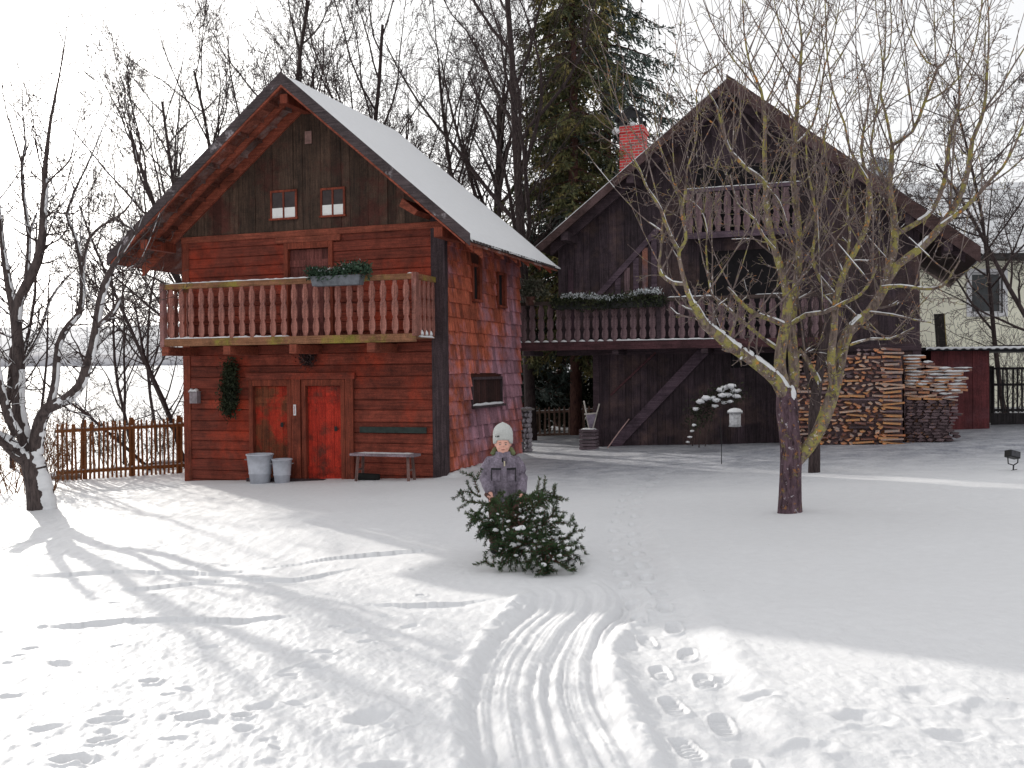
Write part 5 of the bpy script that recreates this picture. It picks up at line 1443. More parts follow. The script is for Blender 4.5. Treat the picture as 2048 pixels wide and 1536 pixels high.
AR = dict(k=[0, 5, 4, 3], wan=[0, .20, .22, .25], up=[0, .05, .06, .03], tap=[0, .35, .4, .5], n=[0, 4, 2, 0], t0=[0, .2, .2, 0], ang=[.95, .9, .9], lr=[.34, .5, .5], rr=[.28, .6, .6], rmin=.0028, lt=.3)
og = G(1580, 1024); YR = float(og[1])
Lr = [
 limb([(1580, 1040), (1580, 1000), (1581, 950), (1582, 900), (1578, 860), (1574, 820), (1573, 775)], YR, [.165, .145, .135, .135, .13, .14, .12], 0),
 limb([(1590, 925), (1612, 900), (1632, 872), (1650, 832), (1668, 779), (1681, 715), (1696, 665), (1738, 625), (1766, 580), (1782, 530), (1790, 470), (1786, 415), (1779, 374), (1783, 330), (1784, 290)], YR, [.085, .085, .08, .085, .08, .075, .07, .065, .06, .055, .05, .042, .036, .03, .027], 0, 0., .3),
 limb([(1784, 290), (1825, 262), (1849, 205), (1876, 133)], YR, .026, .016, .3, .35),
 limb([(1784, 292), (1772, 230), (1761, 187), (1766, 150), (1765, 125)], YR, .018, .012, .3, .2),
 limb([(1779, 374), (1755, 335), (1742, 293), (1752, 230), (1758, 190)], YR, .018, .011, .27, .4),
 limb([(1876, 133), (1885, 128), (1898, 105), (1907, 60), (1908, 0), (1910, -60)], YR, .012, .006, .35),
 limb([(1876, 133), (1855, 125), (1838, 100), (1815, 50), (1800, -20)], YR, .011, .005, .35),
 limb([(1872, 135), (1870, 80), (1868, 20), (1866, -50)], YR, .009, .005, .35),
 limb([(1765, 125), (1777, 110), (1783, 60), (1780, 0), (1776, -60)], YR, .010, .005, .2),
 limb([(1765, 125), (1760, 80), (1752, 20), (1748, -50)], YR, .009, .005, .2),
 limb([(1766, 125), (1772, 60), (1770, -30)], YR, .008, .005, .2),
 limb([(1849, 205), (1900, 175), (1940, 120), (1958, 50), (1966, -10)], YR, .013, .006, .35, .1),
 limb([(1766, 582), (1795, 530), (1841, 497), (1882, 452), (1905, 420), (1925, 380), (1938, 330), (1945, 280), (1962, 240), (1971, 195), (1975, 130), (1978, 60), (1974, -30)], YR, [.05, .05, .05, .048, .04, .034, .03, .026, .022, .018, .012, .009, .006], 0, .2, -.6),
 limb([(1882, 452), (1925, 420), (1960, 385), (1985, 355), (2005, 335), (2030, 290), (2050, 240)], YR, .028, .010, -.3, -.9),
 limb([(1790, 470), (1835, 445), (1865, 420), (1888, 365), (1896, 300), (1905, 255), (1916, 222), (1919, 176), (1912, 110), (1908, 40), (1906, -40)], YR, [.032, .032, .03, .028, .024, .02, .017, .012, .009, .007, .005], 0, .2, .9),
 limb([(1916, 222), (1945, 210), (1965, 185), (1968, 120), (1972, 30)], YR, .010, .005, .7),
 limb([(1668, 779), (1662, 720), (1668, 660), (1672, 600), (1690, 540), (1722, 480), (1740, 420), (1735, 360), (1722, 300), (1732, 240), (1740, 190)], YR, [.06, .05, .045, .042, .038, .032, .026, .02, .016, .012, .009], 0, .0, -1.1),
 limb([(1735, 360), (1700, 300), (1690, 250), (1668, 190), (1655, 120), (1652, 40), (1648, -30)], YR, .016, .006, -.8, -1.),
 limb([(1574, 800), (1555, 765), (1538, 748), (1505, 722), (1481, 706), (1455, 688), (1438, 672), (1410, 650), (1396, 625), (1386, 608)], YR, [.10, .078, .072, .066, .064, .064, .062, .056, .046, .036], 0, 0., -.8),
 limb([(1386, 610), (1376, 588), (1367, 554), (1360, 525), (1358, 503), (1372, 480), (1368, 448), (1362, 425), (1368, 400), (1372, 360), (1376, 330)], YR, [.034, .030, .026, .024, .022, .020, .018, .016, .013, .010, .008], 0, -.8, -.9),
 limb([(1358, 503), (1345, 480), (1332, 450), (1322, 420), (1308, 396), (1292, 372), (1280, 340), (1266, 315), (1262, 290)], YR, [.02, .02, .018, .016, .014, .012, .01, .008, .006], 0, -.8, -1.5),
 limb([(1372, 568), (1345, 566), (1322, 548), (1318, 528), (1322, 500), (1326, 440), (1330, 420)], YR, [.022, .022, .020, .016, .014, .012, .010], 0, -.8, -.9),
 limb([(1368, 448), (1365, 400), (1350, 375), (1340, 340), (1325, 305), (1315, 280)], YR, .012, .005, -.8),
 limb([(1372, 400), (1374, 340), (1390, 290), (1395, 240), (1393, 180), (1408, 150), (1418, 140)], YR, .011, .006, -.9, -.4),
 limb([(1409, 148), (1390, 135), (1372, 115), (1362, 70), (1360, 0)], YR, .006, .0035, -.4),
 limb([(1409, 146), (1380, 148), (1362, 130), (1355, 105)], YR, .005, .003, -.4),
 limb([(1409, 146), (1440, 125), (1455, 100), (1462, 60), (1458, 0)], YR, .006, .0035, -.4),
 limb([(1573, 790), (1560, 740), (1562, 697), (1570, 654), (1576, 607), (1568, 560), (1550, 500), (1536, 437), (1531, 368), (1529, 300), (1530, 240), (1522, 180), (1500, 130), (1488, 60), (1484, -20)], YR, [.09, .078, .070, .066, .060, .052, .044, .038, .032, .026, .022, .017, .013, .009, .006], 0, 0., -.5),
 limb([(1533, 370), (1515, 352), (1494, 338), (1475, 318), (1458, 298), (1446, 262), (1434, 215), (1420, 190), (1405, 160)], YR, [.022, .024, .022, .02, .018, .014, .010, .008, .006], 0, -.4, -.6),
 limb([(1458, 298), (1430, 250), (1405, 232), (1396, 222)], YR, .012, .005, -.5),
 limb([(1531, 372), (1552, 395), (1565, 420), (1580, 470), (1596, 520)], YR, .016, .008, -.4),
 limb([(1573, 800), (1588, 760), (1586, 700), (1582, 650), (1590, 590), (1598, 520), (1596, 437), (1586, 358), (1590, 290), (1594, 220), (1598, 160), (1604, 90), (1598, 40), (1590, -20)], YR, [.085, .072, .066, .058, .054, .046, .040, .036, .032, .028, .022, .015, .010, .006], 0, .0, .6),
 limb([(1604, 90), (1622, 60), (1632, 0), (1636, -60)], YR, .010, .005, .55),
 limb([(1600, 130), (1575, 95), (1560, 55), (1548, 0), (1540, -60)], YR, .011, .005, .5),
 limb([(1594, 220), (1620, 200), (1640, 130), (1652, 60), (1660, -20)], YR, .014, .006, .5),
 limb([(1590, 290), (1625, 250), (1642, 180), (1650, 130), (1668, 70), (1680, 0)], YR, .018, .006, .5, .9),
 limb([(1588, 790), (1590, 740), (1600, 700), (1625, 740), (1638, 765)], YR, [.02, .03, .03, .035, .03], 0, .1),
 limb([(1575, 654), (1545, 640), (1510, 628), (1485, 608), (1468, 590), (1455, 575)], YR, [.035, .03, .028, .024, .018, .012], 0, -.1, -.9),
 limb([(1565, 705), (1530, 680), (1500, 655), (1470, 630), (1450, 612), (1425, 590), (1418, 560), (1412, 500), (1414, 460), (1402, 420), (1380, 400)], YR, [.026, .024, .022, .020, .018, .016, .014, .011, .009, .007, .005], 0, .1, .9),
 limb([(1414, 460), (1424, 420), (1440, 395), (1445, 360), (1432, 340)], YR, .008, .004, .9),
 limb([(1582, 650), (1612, 630), (1650, 625), (1690, 605), (1720, 590), (1742, 560), (1755, 530)], YR, [.03, .026, .024, .022, .018, .014, .010], 0, .1, -1.2),
 limb([(1738, 625), (1785, 630), (1830, 640), (1862, 645)], YR, .018, .006, .1, -.6),
 limb([(1700, 690), (1740, 678), (1780, 678), (1815, 662), (1828, 655)], YR, .016, .007, -.5, -1.),
 limb([(1762, 575), (1800, 572), (1850, 578), (1885, 572), (1905, 545), (1920, 520)], YR, [.02, .018, .018, .016, .012, .008], 0, -.4, -1.4),
 limb([(1550, 500), (1525, 470), (1510, 440), (1480, 415), (1470, 395), (1460, 350)], YR, .018, .006, -.5, -1.2),
 limb([(1598, 480), (1630, 430), (1650, 380), (1655, 330), (1648, 280), (1660, 220), (1665, 170)], YR, .020, .006, .2, -.3),
 limb([(1672, 600), (1640, 560), (1625, 510), (1632, 460), (1628, 400), (1618, 350), (1612, 290), (1620, 240)], YR, .022, .006, -.1, -.8),
 limb([(1690, 540), (1700, 470), (1695, 420), (1700, 370), (1712, 330)], YR, .018, .006, -.4, -.9),
]
apple, LR, brR, rngR = traced_tree('apple_tree', og, Lr, 'old lichened apple tree with many upright shoots in front of the dark house', (BARKL, TWIGL, BARKP), 5, AR, 3.0, True, spur=5.5, shoot_len=(.7, 2.6), shoot_r=.0095)
snow_on(apple, LR[1:], rngR, .014, (.2, -.25, 1), .62, .12, lift=.70, vert=.47, sub=6, runs=(8, 26))
snow_on(apple, [b for b in brR if b[1][0] > .0055 and b[0][0][2] < 3.6], rngR, .0055, (.2, 0, 1), .9, .78, name='twig_snow', lift=.75, thick=1.1, vert=.45)
# snow in the fork
o = MB().add(*blob(tuple(P(1584, 788, YR - .08) - og), (.045, .05, .10), 3, 8)).build('fork_snow', SNOW, apple, True)

# second tree behind
o2 = G(1628, 942); Y2 = float(o2[1])
L2 = [limb([(1628, 952), (1629, 900), (1627, 850), (1632, 790), (1642, 720), (1655, 650), (1668, 590), (1676, 520)], Y2, [.105, .10, .095, .09, .08, .07, .055, .04], 0),
      limb([(1632, 790), (1612, 740), (1608, 690), (1600, 620), (1585, 560)], Y2, .05, .02, 0, .5),
      limb([(1642, 720), (1690, 660), (1715, 600), (1725, 540), (1720, 470)], Y2, .05, .018, 0, -.4),
      limb([(1655, 650), (1640, 590), (1650, 520), (1640, 450)], Y2, .035, .012, 0, .6)]
t2, LL2, br2, rg2 = traced_tree('fruit_tree', o2, L2, 'smaller dark fruit tree standing behind the apple tree trunk', (BARK, TWIG, BARK), 8, AR, 2.4, True, spur=10, shoot_len=(.8, 2.))
snow_on(t2, LL2[1:], rg2, .014, (.3, 0, 1), .6, .3, lift=.6, vert=.6)

# big snowy tree on the left
ol = G(88, 1022); YL = float(ol[1])
Ll = [
 limb([(86, 1040), (82, 1000), (76, 965), (68, 934), (60, 905)], YL, [.27, .23, .21, .20, .18], 0),
 limb([(62, 925), (35, 905), (12, 882), (-15, 868), (-45, 830)], YL, [.15, .13, .12, .11, .09], 0, 0, -.8),
 limb([(60, 912), (48, 869), (37, 814), (38, 755), (36, 690), (29, 625), (20, 580), (12, 537), (4, 480), (-4, 400)], YL, [.14, .125, .11, .10, .095, .085, .075, .06, .045, .03], 0, 0, .4),
 limb([(34, 640), (38, 601), (52, 572), (75, 523), (85, 470), (87, 420), (91, 371), (90, 337), (102, 235), (119, 151), (128, 90)], YL, [.085, .085, .085, .08, .07, .062, .055, .04, .024, .014, .008], 0, .2, -.4),
 limb([(52, 572), (56, 520), (58, 472), (47, 388), (44, 330), (51, 286), (46, 230), (44, 170)], YL, [.05, .045, .04, .032, .026, .018, .012, .008], 0, .1, .9),
 limb([(58, 470), (68, 440), (74, 425)], YL, .025, .010, .3),
 limb([(44, 330), (30, 280), (12, 220), (4, 170)], YL, .018, .007, .9),
 limb([(70, 905), (75, 872), (82, 840), (98, 815), (130, 800), (160, 772), (172, 738), (182, 706), (192, 658), (199, 609), (211, 566), (225, 535), (240, 512), (268, 470), (285, 430)], YL, [.13, .12, .11, .10, .095, .085, .08, .075, .07, .065, .06, .045, .03, .02, .012], 0, 0, -1.2),
 limb([(198, 650), (215, 635), (228, 620), (240, 596)], YL, [.04, .042, .038, .03], 0, -.9),
 limb([(98, 818), (104, 795), (111, 762), (117, 690), (138, 650), (158, 628), (165, 590), (164, 545), (156, 495), (145, 460), (134, 432), (150, 380), (175, 330), (200, 270), (222, 215)], YL, [.075, .07, .065, .06, .055, .055, .05, .045, .04, .03, .024, .02, .015, .011, .007], 0, -.3, .5),
 limb([(166, 540), (172, 500), (180, 475), (203, 452), (237, 432), (262, 405), (275, 350), (270, 300)], YL, [.032, .03, .026, .022, .018, .013, .009, .006], 0, 0, -.9),
 limb([(237, 432), (250, 455), (262, 480)], YL, .015, .006, -.8),
 limb([(90, 372), (110, 350), (140, 320), (150, 270), (165, 210)], YL, .018, .006, -.2, -.8),
 limb([(36, 870), (18, 835), (5, 788), (-6, 740), (-12, 660)], YL, [.085, .08, .075, .065, .05], 0, -.3, -.6),
 limb([(45, 740), (62, 700), (82, 660), (100, 600), (130, 560), (150, 540)], YL, [.035, .03, .028, .024, .018, .01], 0, .3, 1.),
 limb([(39, 680), (25, 700), (22, 760), (14, 800)], YL, [.04, .05, .055, .05], 0, .3),
 limb([(85, 440), (105, 425), (135, 428), (160, 420), (180, 385)], YL, .016, .006, -.3, -.7),
 limb([(82, 460), (50, 450), (20, 430), (-10, 400)], YL, .016, .006, 0, -.5),
 limb([(200, 610), (235, 600), (290, 598), (330, 600)], YL, .012, .004, -1., -1.4),
]
AL = dict(AR); AL.update(rmin=.0035, lr=[.5, .5, .5], rr=[.25, .6, .6])
lt, LLt, brL, rgl = traced_tree('snowy_tree', ol, Ll, 'large forked tree with wind-blown snow on its right sides at the left edge', (BARKG, TWIG, BARKG), 15, AL, 2.2, True, spur=6, shoot_len=(1.2, 3.2), shoot_r=.010)
# wind-packed snow on the right-hand side of trunk and limbs
snow_on(lt, LLt[:1], rgl, .02, (.85, -.45, .15), .62, .0, lift=.50, vert=1., name='snow', sub=10, runs=(30, 60))
snow_on(lt, LLt[1:], rgl, .016, (.85, -.35, .35), .62, .12, lift=.46, vert=1., name='snow', sub=7, runs=(14, 50))
snow_on(lt, [b for b in brL if b[1][0] > .009], rgl, .009, (.8, -.3, .6), .8, .5, name='twig_snow', lift=.5, vert=1.)

# bird feeder hanging from the apple tree
q = P(1470, 824, YR + .6)
bf = empty('bird_feeder', q, 0, 'white tubular bird feeder with a snow-capped lid hanging left of the apple trunk', 'bird feeder')
MB().lathe([(.045, -.19), (.075, -.185), (.076, -.02), (.05, -.01)], (0, 0, 0), 16).build('tube', plain('frosted feeder tube', (.50, .50, .52), .5, scale=30.), bf, True)
MB().lathe([(.10, -.015), (.105, -.005), (.03, .03), (.002, .035)], (0, 0, 0), 18).build('lid', plain('grey lid', (.3, .3, .32)), bf, True)
MB().lathe([(.098, -.0), (.10, .012), (.07, .04), (.02, .052), (.002, .055)], (0, 0, 0), 16).build('snow_cap', SNOW, bf, True)
MB().lathe([(.06, -.195), (.085, -.19), (.085, -.183), (.06, -.18)], (0, 0, 0), 16).build('perch_tray', plain('grey lid', (.3, .3, .32)), bf, True)
qt = P(1466, 697, YR - .4) - q
MB().tube([(0, 0, .03), tuple(qt)], .0025, 4).build('cord', DARKIN, bf)

# snow-laden shrub in front of the dark wall
p = G(1420, 905)
sb = empty('snowy_shrub', p, 0, 'arching shrub with clumps of snow on top before the dark house wall', 'shrub')
Ys_ = float(p[1]); Lb = []; p3 = np.array(p)
for pts in [[(1385, 892), (1388, 860), (1395, 825), (1410, 798), (1440, 785), (1462, 780)], [(1398, 895), (1400, 850), (1415, 815), (1440, 795), (1475, 790)], [(1380, 888), (1384, 870), (1388, 852)], [(1410, 893), (1420, 850), (1432, 810), (1455, 772)]]:
    a_, b_ = limb(pts, Ys_, .014, .006, 0, .3); Lb.append((a_ - p3, b_))
tube_obj('stem', Lb, 5, TWIG, sb)
out = {}
for l_ in Lb: children(out, np.random.default_rng(3), l_[0], l_[1], 1., 0, dict(AR), n=14, t0=.2, Lc=1.)
tube_obj('crown', [b for l in out for b in out[l]], 3, TWIG, sb)
leaf_cloud('foliage', [tuple(x) for l_ in Lb[:2] for x in l_[0][3:]], 900, (.25, .25, .2), .09, EVERD, sb, 5, .5)
mb = MB(); rr = random.Random(8)
for (px, py, s) in [(1392, 818, .07), (1400, 803, .09), (1412, 796, .1), (1424, 796, .08), (1432, 800, .09), (1444, 790, .08), (1440, 780, .09), (1452, 775, .10), (1462, 772, .09), (1470, 782, .10), (1474, 792, .08), (1456, 790, .09), (1448, 805, .07), (1460, 803, .06), (1430, 812, .07), (1388, 850, .045), (1384, 862, .04), (1380, 874, .045), (1376, 884, .04)]:
    q = P(px, py, Ys_ + rr.uniform(-.1, .3)) - p3
    mb.add(*blob(tuple(q), (s * 1.1, s, s * .55), rr.randrange(99), 7, .3))
tag(mb.build('snow_clump', SNOW, sb, True), kind='stuff')

# ================================================================ CHILD WITH THE CUT SPRUCE
pb_ = G(1008, 1103)
kid = empty('child', pb_, 0, 'child in grey padded jacket and pale knit hat holding a cut spruce', 'person')
SK = (1103 - 846) / 2000 * float(pb_[1]) / 1.34
kid.scale = (SK, SK, SK)
SKIN = plain('skin', (.78, .42, .33), .5, var=.06, scale=6.)
def remeshed(mb, name, m, parent, vox, smooth=4):
    o = mb.build(name, m, parent, True)
    r_ = o.modifiers.new('remesh', 'REMESH'); r_.mode = 'VOXEL'; r_.voxel_size = vox; r_.use_smooth_shade = True
    s_ = o.modifiers.new('smooth', 'SMOOTH'); s_.iterations = smooth; s_.factor = .5
    return o
def ell(mb, c, s, n=14, M=None):
    vs_, fs = [], []
    for i in range(n + 1):
        for j in range(2 * n):
            a_ = math.pi * i / n; b_ = math.pi * j / n
            v = Vector((math.sin(a_) * math.cos(b_) * s[0], math.sin(a_) * math.sin(b_) * s[1], math.cos(a_) * s[2]))
            if M is not None: v = M @ v
            vs_.append(tuple(Vector(c) + v))
    for i in range(n):
        for j in range(2 * n): fs.append((i * 2 * n + j, (i + 1) * 2 * n + j, (i + 1) * 2 * n + (j + 1) % (2 * n), i * 2 * n + (j + 1) % (2 * n)))
    return mb.add(vs_, fs)
HR = Vector((-.125, -.215, .585)); HLh = Vector((.185, -.20, .56))          # hands
b = MB()
ell(b, (0, .0, 1.135), (.078, .092, .112)); ell(b, (0, -.015, 1.085), (.062, .072, .075)); ell(b, (0, -.088, 1.115), (.011, .014, .014), 8); ell(b, (0, -.078, 1.135), (.009, .016, .03), 8)
ell(b, (.035, -.062, 1.095), (.024, .020, .022), 8); ell(b, (-.035, -.062, 1.095), (.024, .020, .022), 8); ell(b, (0, -.073, 1.05), (.020, .014, .014), 8)
for s in (-1, 1): ell(b, (s * .079, .01, 1.125), (.010, .018, .026), 8)
b.tube([(0, .01, .93), (0, .005, 1.0), (0, 0, 1.06)], [.055, .042, .044], 12)
b.tube([(0, 0, .55), (0, 0, .66), (0, 0, .8), (0, .0, .93), (0, .01, .99)], [.10, .095, .09, .10, .05], 14)
for s, hand in ((-1, HR), (1, HLh)):
    b.tube([(s * .06, 0, .95), (s * .14, .01, .955), (s * .172, .02, .86), (s * .19, .0, .775), tuple(hand + (Vector((s * .19, 0, .775)) - hand) * .5), tuple(hand + Vector((0, .03, .02)))], [.05, .05, .042, .037, .030, .023], 10)
    b.tube([(s * .06, 0, .60), (s * .075, -.01, .45), (s * .08, -.015, .32), (s * .085, 0, .18), (s * .085, .01, .06)], [.075, .062, .048, .045, .032], 12)
    b.tube([(s * .085, .03, .045), (s * .09, -.04, .04), (s * .095, -.10, .03)], [.032, .033, .024], 10)
    # palm and five curled fingers around the stem
    ell(b, tuple(hand), (.030, .022, .034), 8)
    for f_ in range(4):
        z0 = .022 - .015 * f_; L_ = (.026, .030, .028, .022)[f_]
        a0 = hand + Vector((-s * .012, -.012, z0)); a1 = a0 + Vector((-s * .004, -L_ * .9, .002)); a2 = a1 + Vector((s * .020, -.012, -.004)); a3 = a2 + Vector((s * .014, .012, -.003))
        b.tube([tuple(a0), tuple(a1), tuple(a2), tuple(a3)], [.0085, .008, .0075, .0065], 8)
    a0 = hand + Vector((s * .020, -.008, .012)); b.tube([tuple(a0), tuple(a0 + Vector((s * .010, -.022, .012))), tuple(a0 + Vector((-s * .002, -.042, .014)))], [.010, .0095, .008], 8)
remeshed(b, 'body', SKIN, kid, .0048, 2)
JK = wood('grey lilac quilted cloth', (.14, .118, .155), (.36, .31, .385), 'z', island=.0, bump=.6, gs=.8, patch=(.23, .20, .25), patch_scale=5.)
j = MB()
def ringloft(mb, rings, n=28):
    vs_ = [(cx + rx * math.cos(2 * math.pi * i / n), cy + ry * math.sin(2 * math.pi * i / n), z) for (z, rx, ry, cx, cy) in rings for i in range(n)]
    k = len(rings)
    fs = [(i * n + q, i * n + (q + 1) % n, (i + 1) * n + (q + 1) % n, (i + 1) * n + q) for i in range(k - 1) for q in range(n)] + [tuple(range(n - 1, -1, -1)), tuple(range((k - 1) * n, k * n))]
    return mb.add(vs_, fs)
ringloft(j, [(.50, .155, .118, 0, 0), (.56, .165, .126, 0, 0), (.60, .155, .120, 0, 0), (.68, .158, .122, 0, 0), (.72, .166, .128, 0, 0), (.80, .166, .128, 0, 0), (.86, .172, .125, 0, 0), (.93, .172, .115, 0, .005), (.98, .150, .100, 0, .01), (1.015, .085, .080, 0, .008), (1.045, .078, .080, 0, .0), (1.05, .06, .06, 0, 0)])
for s, hand in ((-1, HR), (1, HLh)):
    wr = hand + Vector((0, .045, .035)); el_ = Vector((s * .195, .015, .775))
    pts = [Vector((s * .08, 0, .945)), Vector((s * .135, .0, .945)), Vector((s * .172, .01, .885)), Vector((s * .188, .015, .83)), el_, el_ * .72 + wr * .28, el_ * .4 + wr * .6, wr + (el_ - wr) * .06]
    j.tube([tuple(p_) for p_ in pts], [.064, .062, .062, .058, .064, .058, .058, .046], 16)
remeshed(j, 'jacket', JK, kid, .009, 3)
BLKC = plain('black trim', (.02, .02, .022), .7)
k = MB()
# yoke band, zip, pocket flaps and pockets
def onfront(x, z, off=.0):
    zz = [.5, .6, .72, .86, .93, .98]; rx = np.interp(z, zz, [.155, .155, .166, .172, .172, .15]); ry = np.interp(z, zz, [.118, .12, .128, .125, .112, .098])
    return (x, -ry * math.sqrt(max(.02, 1 - (x / rx) ** 2)) - off, z)
def patchstrip(mb, x0, x1, z0, z1, th=.010, n=8, off=.0):
    a = [onfront(x0 + (x1 - x0) * i / n, z0, off) for i in range(n + 1)]; c = [onfront(x0 + (x1 - x0) * i / n, z1, off) for i in range(n + 1)]
    out_ = lambda p_: (p_[0], p_[1] - th, p_[2])
    vs_ = a + c + [out_(p_) for p_ in a] + [out_(p_) for p_ in c]; m_ = n + 1; fs = []
    for i in range(n):
        fs += [(2 * m_ + i, 2 * m_ + i + 1, 3 * m_ + i + 1, 3 * m_ + i), (i, i + 1, 2 * m_ + i + 1, 2 * m_ + i)[::-1], (m_ + i, m_ + i + 1, 3 * m_ + i + 1, 3 * m_ + i)]
    fs += [(0, m_, 3 * m_, 2 * m_), (n, 2 * m_ + n, 3 * m_ + n, m_ + n)]
    return mb.add(vs_, fs)
patchstrip(k, -.125, -.022, .865, .885, .004); patchstrip(k, .038, .135, .865, .885, .004)
patchstrip(k, -.128, -.118, .72, .865, .004, 2); patchstrip(k, .126, .136, .74, .865, .004, 2)
patchstrip(k, -.012, .002, .56, .99, .004, 2)
k.build('trim', BLKC, kid)
k = MB(); patchstrip(k, -.112, -.030, .755, .86, .014); patchstrip(k, .045, .118, .755, .86, .014); patchstrip(k, .004, .040, .52, 1.0, .010, 3)
k.build('pocket', JK, kid, True)
k = MB(); patchstrip(k, .008, .022, .905, .955, .016, 2); k.build('zip_pull', plain('cream tape', (.70, .62, .45)), kid)
k = MB().tube([(-.105, .03, .985), (-.11, -.01, 1.02), (-.085, .04, 1.06), (0, .085, 1.07), (.085, .04, 1.06), (.11, -.01, 1.02), (.105, .03, .985)], [.018, .026, .03, .034, .03, .026, .018], 10)
k.build('hood', plain('olive green lining', (.17, .19, .09), .8), kid, True)
TR = plain('red brown trousers', (.12, .055, .05), .85, var=.2, scale=12.)
k = MB(); ringloft(k, [(.46, .10, .09, 0, 0), (.52, .135, .105, 0, 0), (.58, .13, .10, 0, 0)])
for s in (-1, 1): k.tube([(s * .065, 0, .56), (s * .08, -.01, .45), (s * .085, -.015, .32), (s * .09, 0, .20), (s * .09, .005, .10)], [.088, .082, .068, .066, .068], 14)
remeshed(k, 'trousers', TR, kid, .010, 3)
k = MB()
for s in (-1, 1):
    k.tube([(s * .09, .01, .20), (s * .09, .01, .10), (s * .09, .0, .055)], [.060, .056, .058], 12); k.tube([(s * .09, .05, .045), (s * .093, -.03, .045), (s * .10, -.11, .035), (s * .10, -.135, .03)], [.045, .048, .046, .03], 12)
remeshed(k, 'boot', plain('black boots', (.015, .014, .014), .5), kid, .008, 2)
HATM = plain('pale knit wool', (.56, .57, .55), .95, var=.08, scale=60., bump=1.)
n = 36; prof = [(.090, -.008), (.101, -.004), (.104, .02), (.101, .045), (.104, .055), (.101, .085), (.090, .122), (.068, .152), (.040, .170), (.012, .178), (.001, .179)]
vs_ = []
for r_, z_ in prof:
    for i in range(n):
        a_ = 2 * math.pi * i / n; rr_ = r_ * (1 + .02 * math.cos(a_ * 18)); fx = 1.0; fy = 1.05
        vs_.append((rr_ * fx * math.cos(a_), rr_ * fy * math.sin(a_) + .012, 1.165 + z_ + .012 * (-math.sin(a_)) - (.03 if abs(math.cos(a_)) > .75 and z_ < .0 else 0)))
fs = [(i * n + q, i * n + (q + 1) % n, (i + 1) * n + (q + 1) % n, (i + 1) * n + q) for i in range(len(prof) - 1) for q in range(n)] + [tuple(range((len(prof) - 1) * n, len(prof) * n))]
MB().add(vs_, fs).build('knit_hat', HATM, kid, True)
k = MB()
for x in (-.078, -.062, -.048): k.box(x, x + .008, -.092 - .01, -.078, 1.205, 1.217)
k.build('hat_mark', BLKC, kid)
for s in (-1, 1):
    ell(MB(), (0, 0, 0), (1, 1, 1))
    e = ell(MB(), (s * .030, -.0835, 1.127), (.0115, .006, .0065), 8).build('eye', plain('eye white', (.6, .58, .56), .3), kid, True)
    ell(MB(), (s * .030, -.0885, 1.127), (.0055, .0028, .0055), 8).build('iris', plain('dark iris', (.02, .016, .014), .2), e, True)
    MB().tube([(s * .016, -.089, 1.143), (s * .032, -.091, 1.147), (s * .047, -.080, 1.142)], [.0022, .0028, .0018], 6).build('eyebrow', plain('brown brow', (.10, .06, .04)), kid)
MB().tube([(-.020, -.0885, 1.070), (-.008, -.095, 1.072), (0, -.096, 1.0705), (.008, -.095, 1.072), (.020, -.0885, 1.070)], [.0022, .0042, .0046, .0042, .0022], 8).build('lips', plain('lips', (.50, .17, .15), .4), kid, True)

# cut spruce held by the stem
hw_ = np.array(pb_) + np.array([HR.x, HR.y - .03, HR.z]) * SK
tipw = G(1112, 1150) + np.array([0, 0, .12])
cs = empty('cut_spruce', hw_, 0, 'small freshly cut spruce with flecks of snow held before the child', 'spruce')
ax = tipw - hw_; Lx = np.linalg.norm(ax); dx_ = ax / Lx
rng = np.random.default_rng(12)
stem = np.array([-dx_ * .12, dx_ * 0, dx_ * Lx * .35 + [0, 0, .03], dx_ * Lx * .7 + [0, 0, .03], dx_ * Lx])
tube_obj('trunk', [(stem, np.array([.026, .024, .019, .013, .006]))], 8, BARKR, cs)
tw = []; nb = []; nt_ = []; 
def needled(pts, r, dens=520, nl=.036):
    tw.append((pts, np.linspace(r, .003, len(pts))))
    L = np.linalg.norm(np.diff(pts, axis=0), axis=1).sum(); m_ = int(L * dens)
    t_ = rng.uniform(.0, 1, m_) * (len(pts) - 1); i = np.minimum(t_.astype(int), len(pts) - 2); f = (t_ - i)[:, None]
    b_ = pts[i] * (1 - f) + pts[i + 1] * f; d = pts[i + 1] - pts[i]; d /= np.linalg.norm(d, axis=1, keepdims=True) + 1e-9
    nd = rng.normal(size=b_.shape); nd -= (nd * d).sum(1, keepdims=True) * d; nd /= np.linalg.norm(nd, axis=1, keepdims=True) + 1e-9
    nb.append(b_); nt_.append(b_ + (nd * .8 + d * .6) * nl * rng.uniform(.7, 1.2, (m_, 1)))
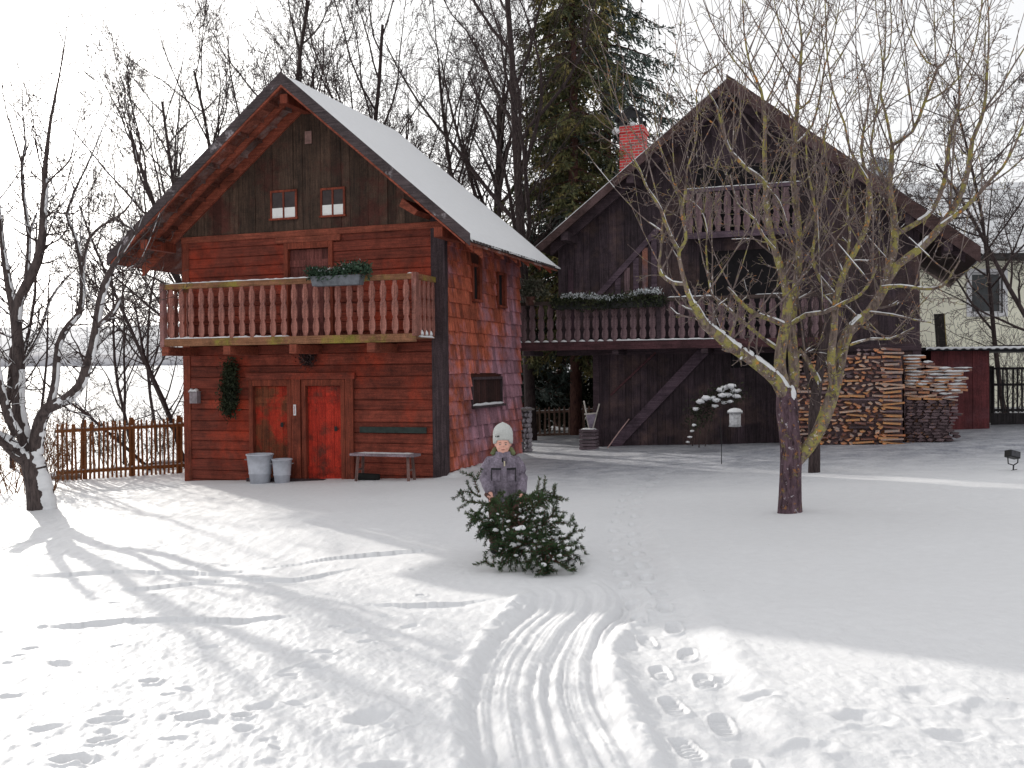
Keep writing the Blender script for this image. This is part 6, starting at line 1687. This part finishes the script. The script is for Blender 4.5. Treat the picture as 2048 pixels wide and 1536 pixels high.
def spray(b, d, L, r):
    d = nrm(d); kk = 5; pts = [b]
    dd = d.copy()
    for i in range(1, kk): dd = nrm(dd + rng.normal(size=3) * .09 + np.array([0, 0, -.03])); pts.append(pts[-1] + dd * L / (kk - 1))
    pts = np.array(pts)
    low = pts[:, 2] + hw_[2] < float(gz(hw_[0], hw_[1])) + .03
    pts[:, 2] = np.maximum(pts[:, 2], gz(pts[:, 0] + hw_[0], pts[:, 1] + hw_[1]) - hw_[2] + .03)
    needled(pts, r)
    side = perp(rng, d); n_ = int(L / .075)
    for q in range(n_):
        t = .22 + .78 * (q + .5) / n_; x = t * (kk - 1); i = min(int(x), kk - 2); f = x - i; p_ = pts[i] * (1 - f) + pts[i + 1] * f
        s_ = side * (1 if q % 2 else -1); d2 = nrm(d * .75 + s_ * .85 + rng.normal(size=3) * .15); l2 = L * .42 * (1.15 - t) + .05
        e_ = np.array([p_, p_ + d2 * l2 * .5, p_ + d2 * l2 + np.array([0, 0, -.01])])
        e_[:, 2] = np.maximum(e_[:, 2], gz(e_[:, 0] + hw_[0], e_[:, 1] + hw_[1]) - hw_[2] + .025)
        needled(e_, .004)
for q in range(42):
    t = .06 + .94 * (q + rng.random() * .6) / 42; b_ = np.array([np.interp(t, [0, .35, .7, 1], stem[1:, c]) for c in range(3)])
    a = q * 2.4 + rng.uniform(-.4, .4); s1 = nrm(np.cross(dx_, [0, 0, 1.])); s2 = np.cross(s1, dx_)
    ra_ = s1 * math.cos(a) + s2 * math.sin(a)
    if ra_[2] < -.55: ra_[2] *= .3
    L_ = (.22 + .34 * math.sin(math.pi * min(1., .12 + t * .75)) - .17 * t) * rng.uniform(.7, 1.15)
    spray(b_, ra_ * .9 + dx_ * .55 + np.array([.12, 0, .0]), L_, .008)
# a few long side branches that stick out
def pix_branch(pts, Y, r=.009, subs=6):
    q = np.array([P(x, y, Y) for x, y in pts]) - hw_
    needled(q, r)
    d = nrm(q[-1] - q[0])
    for i in range(subs):
        t = (.35 + .65 * (i + .5) / subs) * (len(q) - 1); k_ = min(int(t), len(q) - 2); b_ = q[k_] * (1 - t + k_) + q[k_ + 1] * (t - k_)
        s_ = np.cross(d, [0, 1., 0]) * (1 if i % 2 else -1); e_ = np.array([b_, b_ + nrm(d * .9 + s_) * .06, b_ + nrm(d * .9 + s_) * rng.uniform(.09, .15)]); needled(e_, .004)
Yk = float(hw_[1]) - .35
for q in range(12):
    t = rng.uniform(.25, .8); b_ = np.array([np.interp(t, [0, .35, .7, 1], stem[1:, c]) for c in range(3)])
    spray(b_, np.array([-.9, -.15, rng.uniform(-.75, -.05)]), rng.uniform(.28, .46), .007)
for q in range(4):
    t = rng.uniform(.5, .95); b_ = np.array([np.interp(t, [0, .35, .7, 1], stem[1:, c]) for c in range(3)])
    spray(b_, np.array([rng.uniform(-.2, .8), -.5, rng.uniform(-.6, .1)]), rng.uniform(.25, .4), .007)
pix_branch([(1085, 1085), (1112, 1078), (1140, 1077), (1166, 1094)], Yk, subs=5)
pix_branch([(1136, 1078), (1146, 1064), (1154, 1048)], Yk, .005, 2)
pix_branch([(962, 994), (944, 985), (921, 982)], Yk + .2, .007, 2)
pix_branch([(958, 986), (950, 965), (943, 947)], Yk + .2, .006, 2)
pix_branch([(968, 1008), (946, 1004), (925, 1000)], Yk + .15, .006, 3)
pix_branch([(990, 1134), (975, 1127), (966, 1121)], Yk - .5, .006, 2)
pix_branch([(975, 1020), (955, 1028), (942, 1036)], Yk, .006, 4)
pix_branch([(965, 1010), (958, 1025), (956, 1042)], Yk, .006, 3)
pix_branch([(1080, 1010), (1092, 995), (1112, 992), (1104, 994)], Yk, .007, 4)
pix_branch([(1060, 1000), (1072, 982), (1090, 980)], Yk, .007, 4)
pix_branch([(1085, 1040), (1105, 1030), (1115, 1015)], Yk, .007, 4)
tube_obj('limb', tw, 4, BARKR, cs)
nb = np.concatenate(nb); nt_ = np.concatenate(nt_)
tris_obj('foliage', nb, nt_, np.full(len(nb), .0075), foliage('fresh spruce needles', (.030, .060, .026), (.050, .095, .038), (.10, .15, .055)), cs, rng)
mb = MB()
for q in range(110):
    i = rng.integers(0, len(nb)); p_ = nb[i] + np.array([0, -.01, .015]); s = rng.uniform(.011, .028)
    if p_[2] > -.02: continue
    mb.add(*blob(tuple(p_), (s * rng.uniform(.8, 1.5), s, s * .8), int(rng.integers(0, 99)), 5, .25))
tag(mb.build('snow_fleck', SNOW, cs, True), kind='stuff')
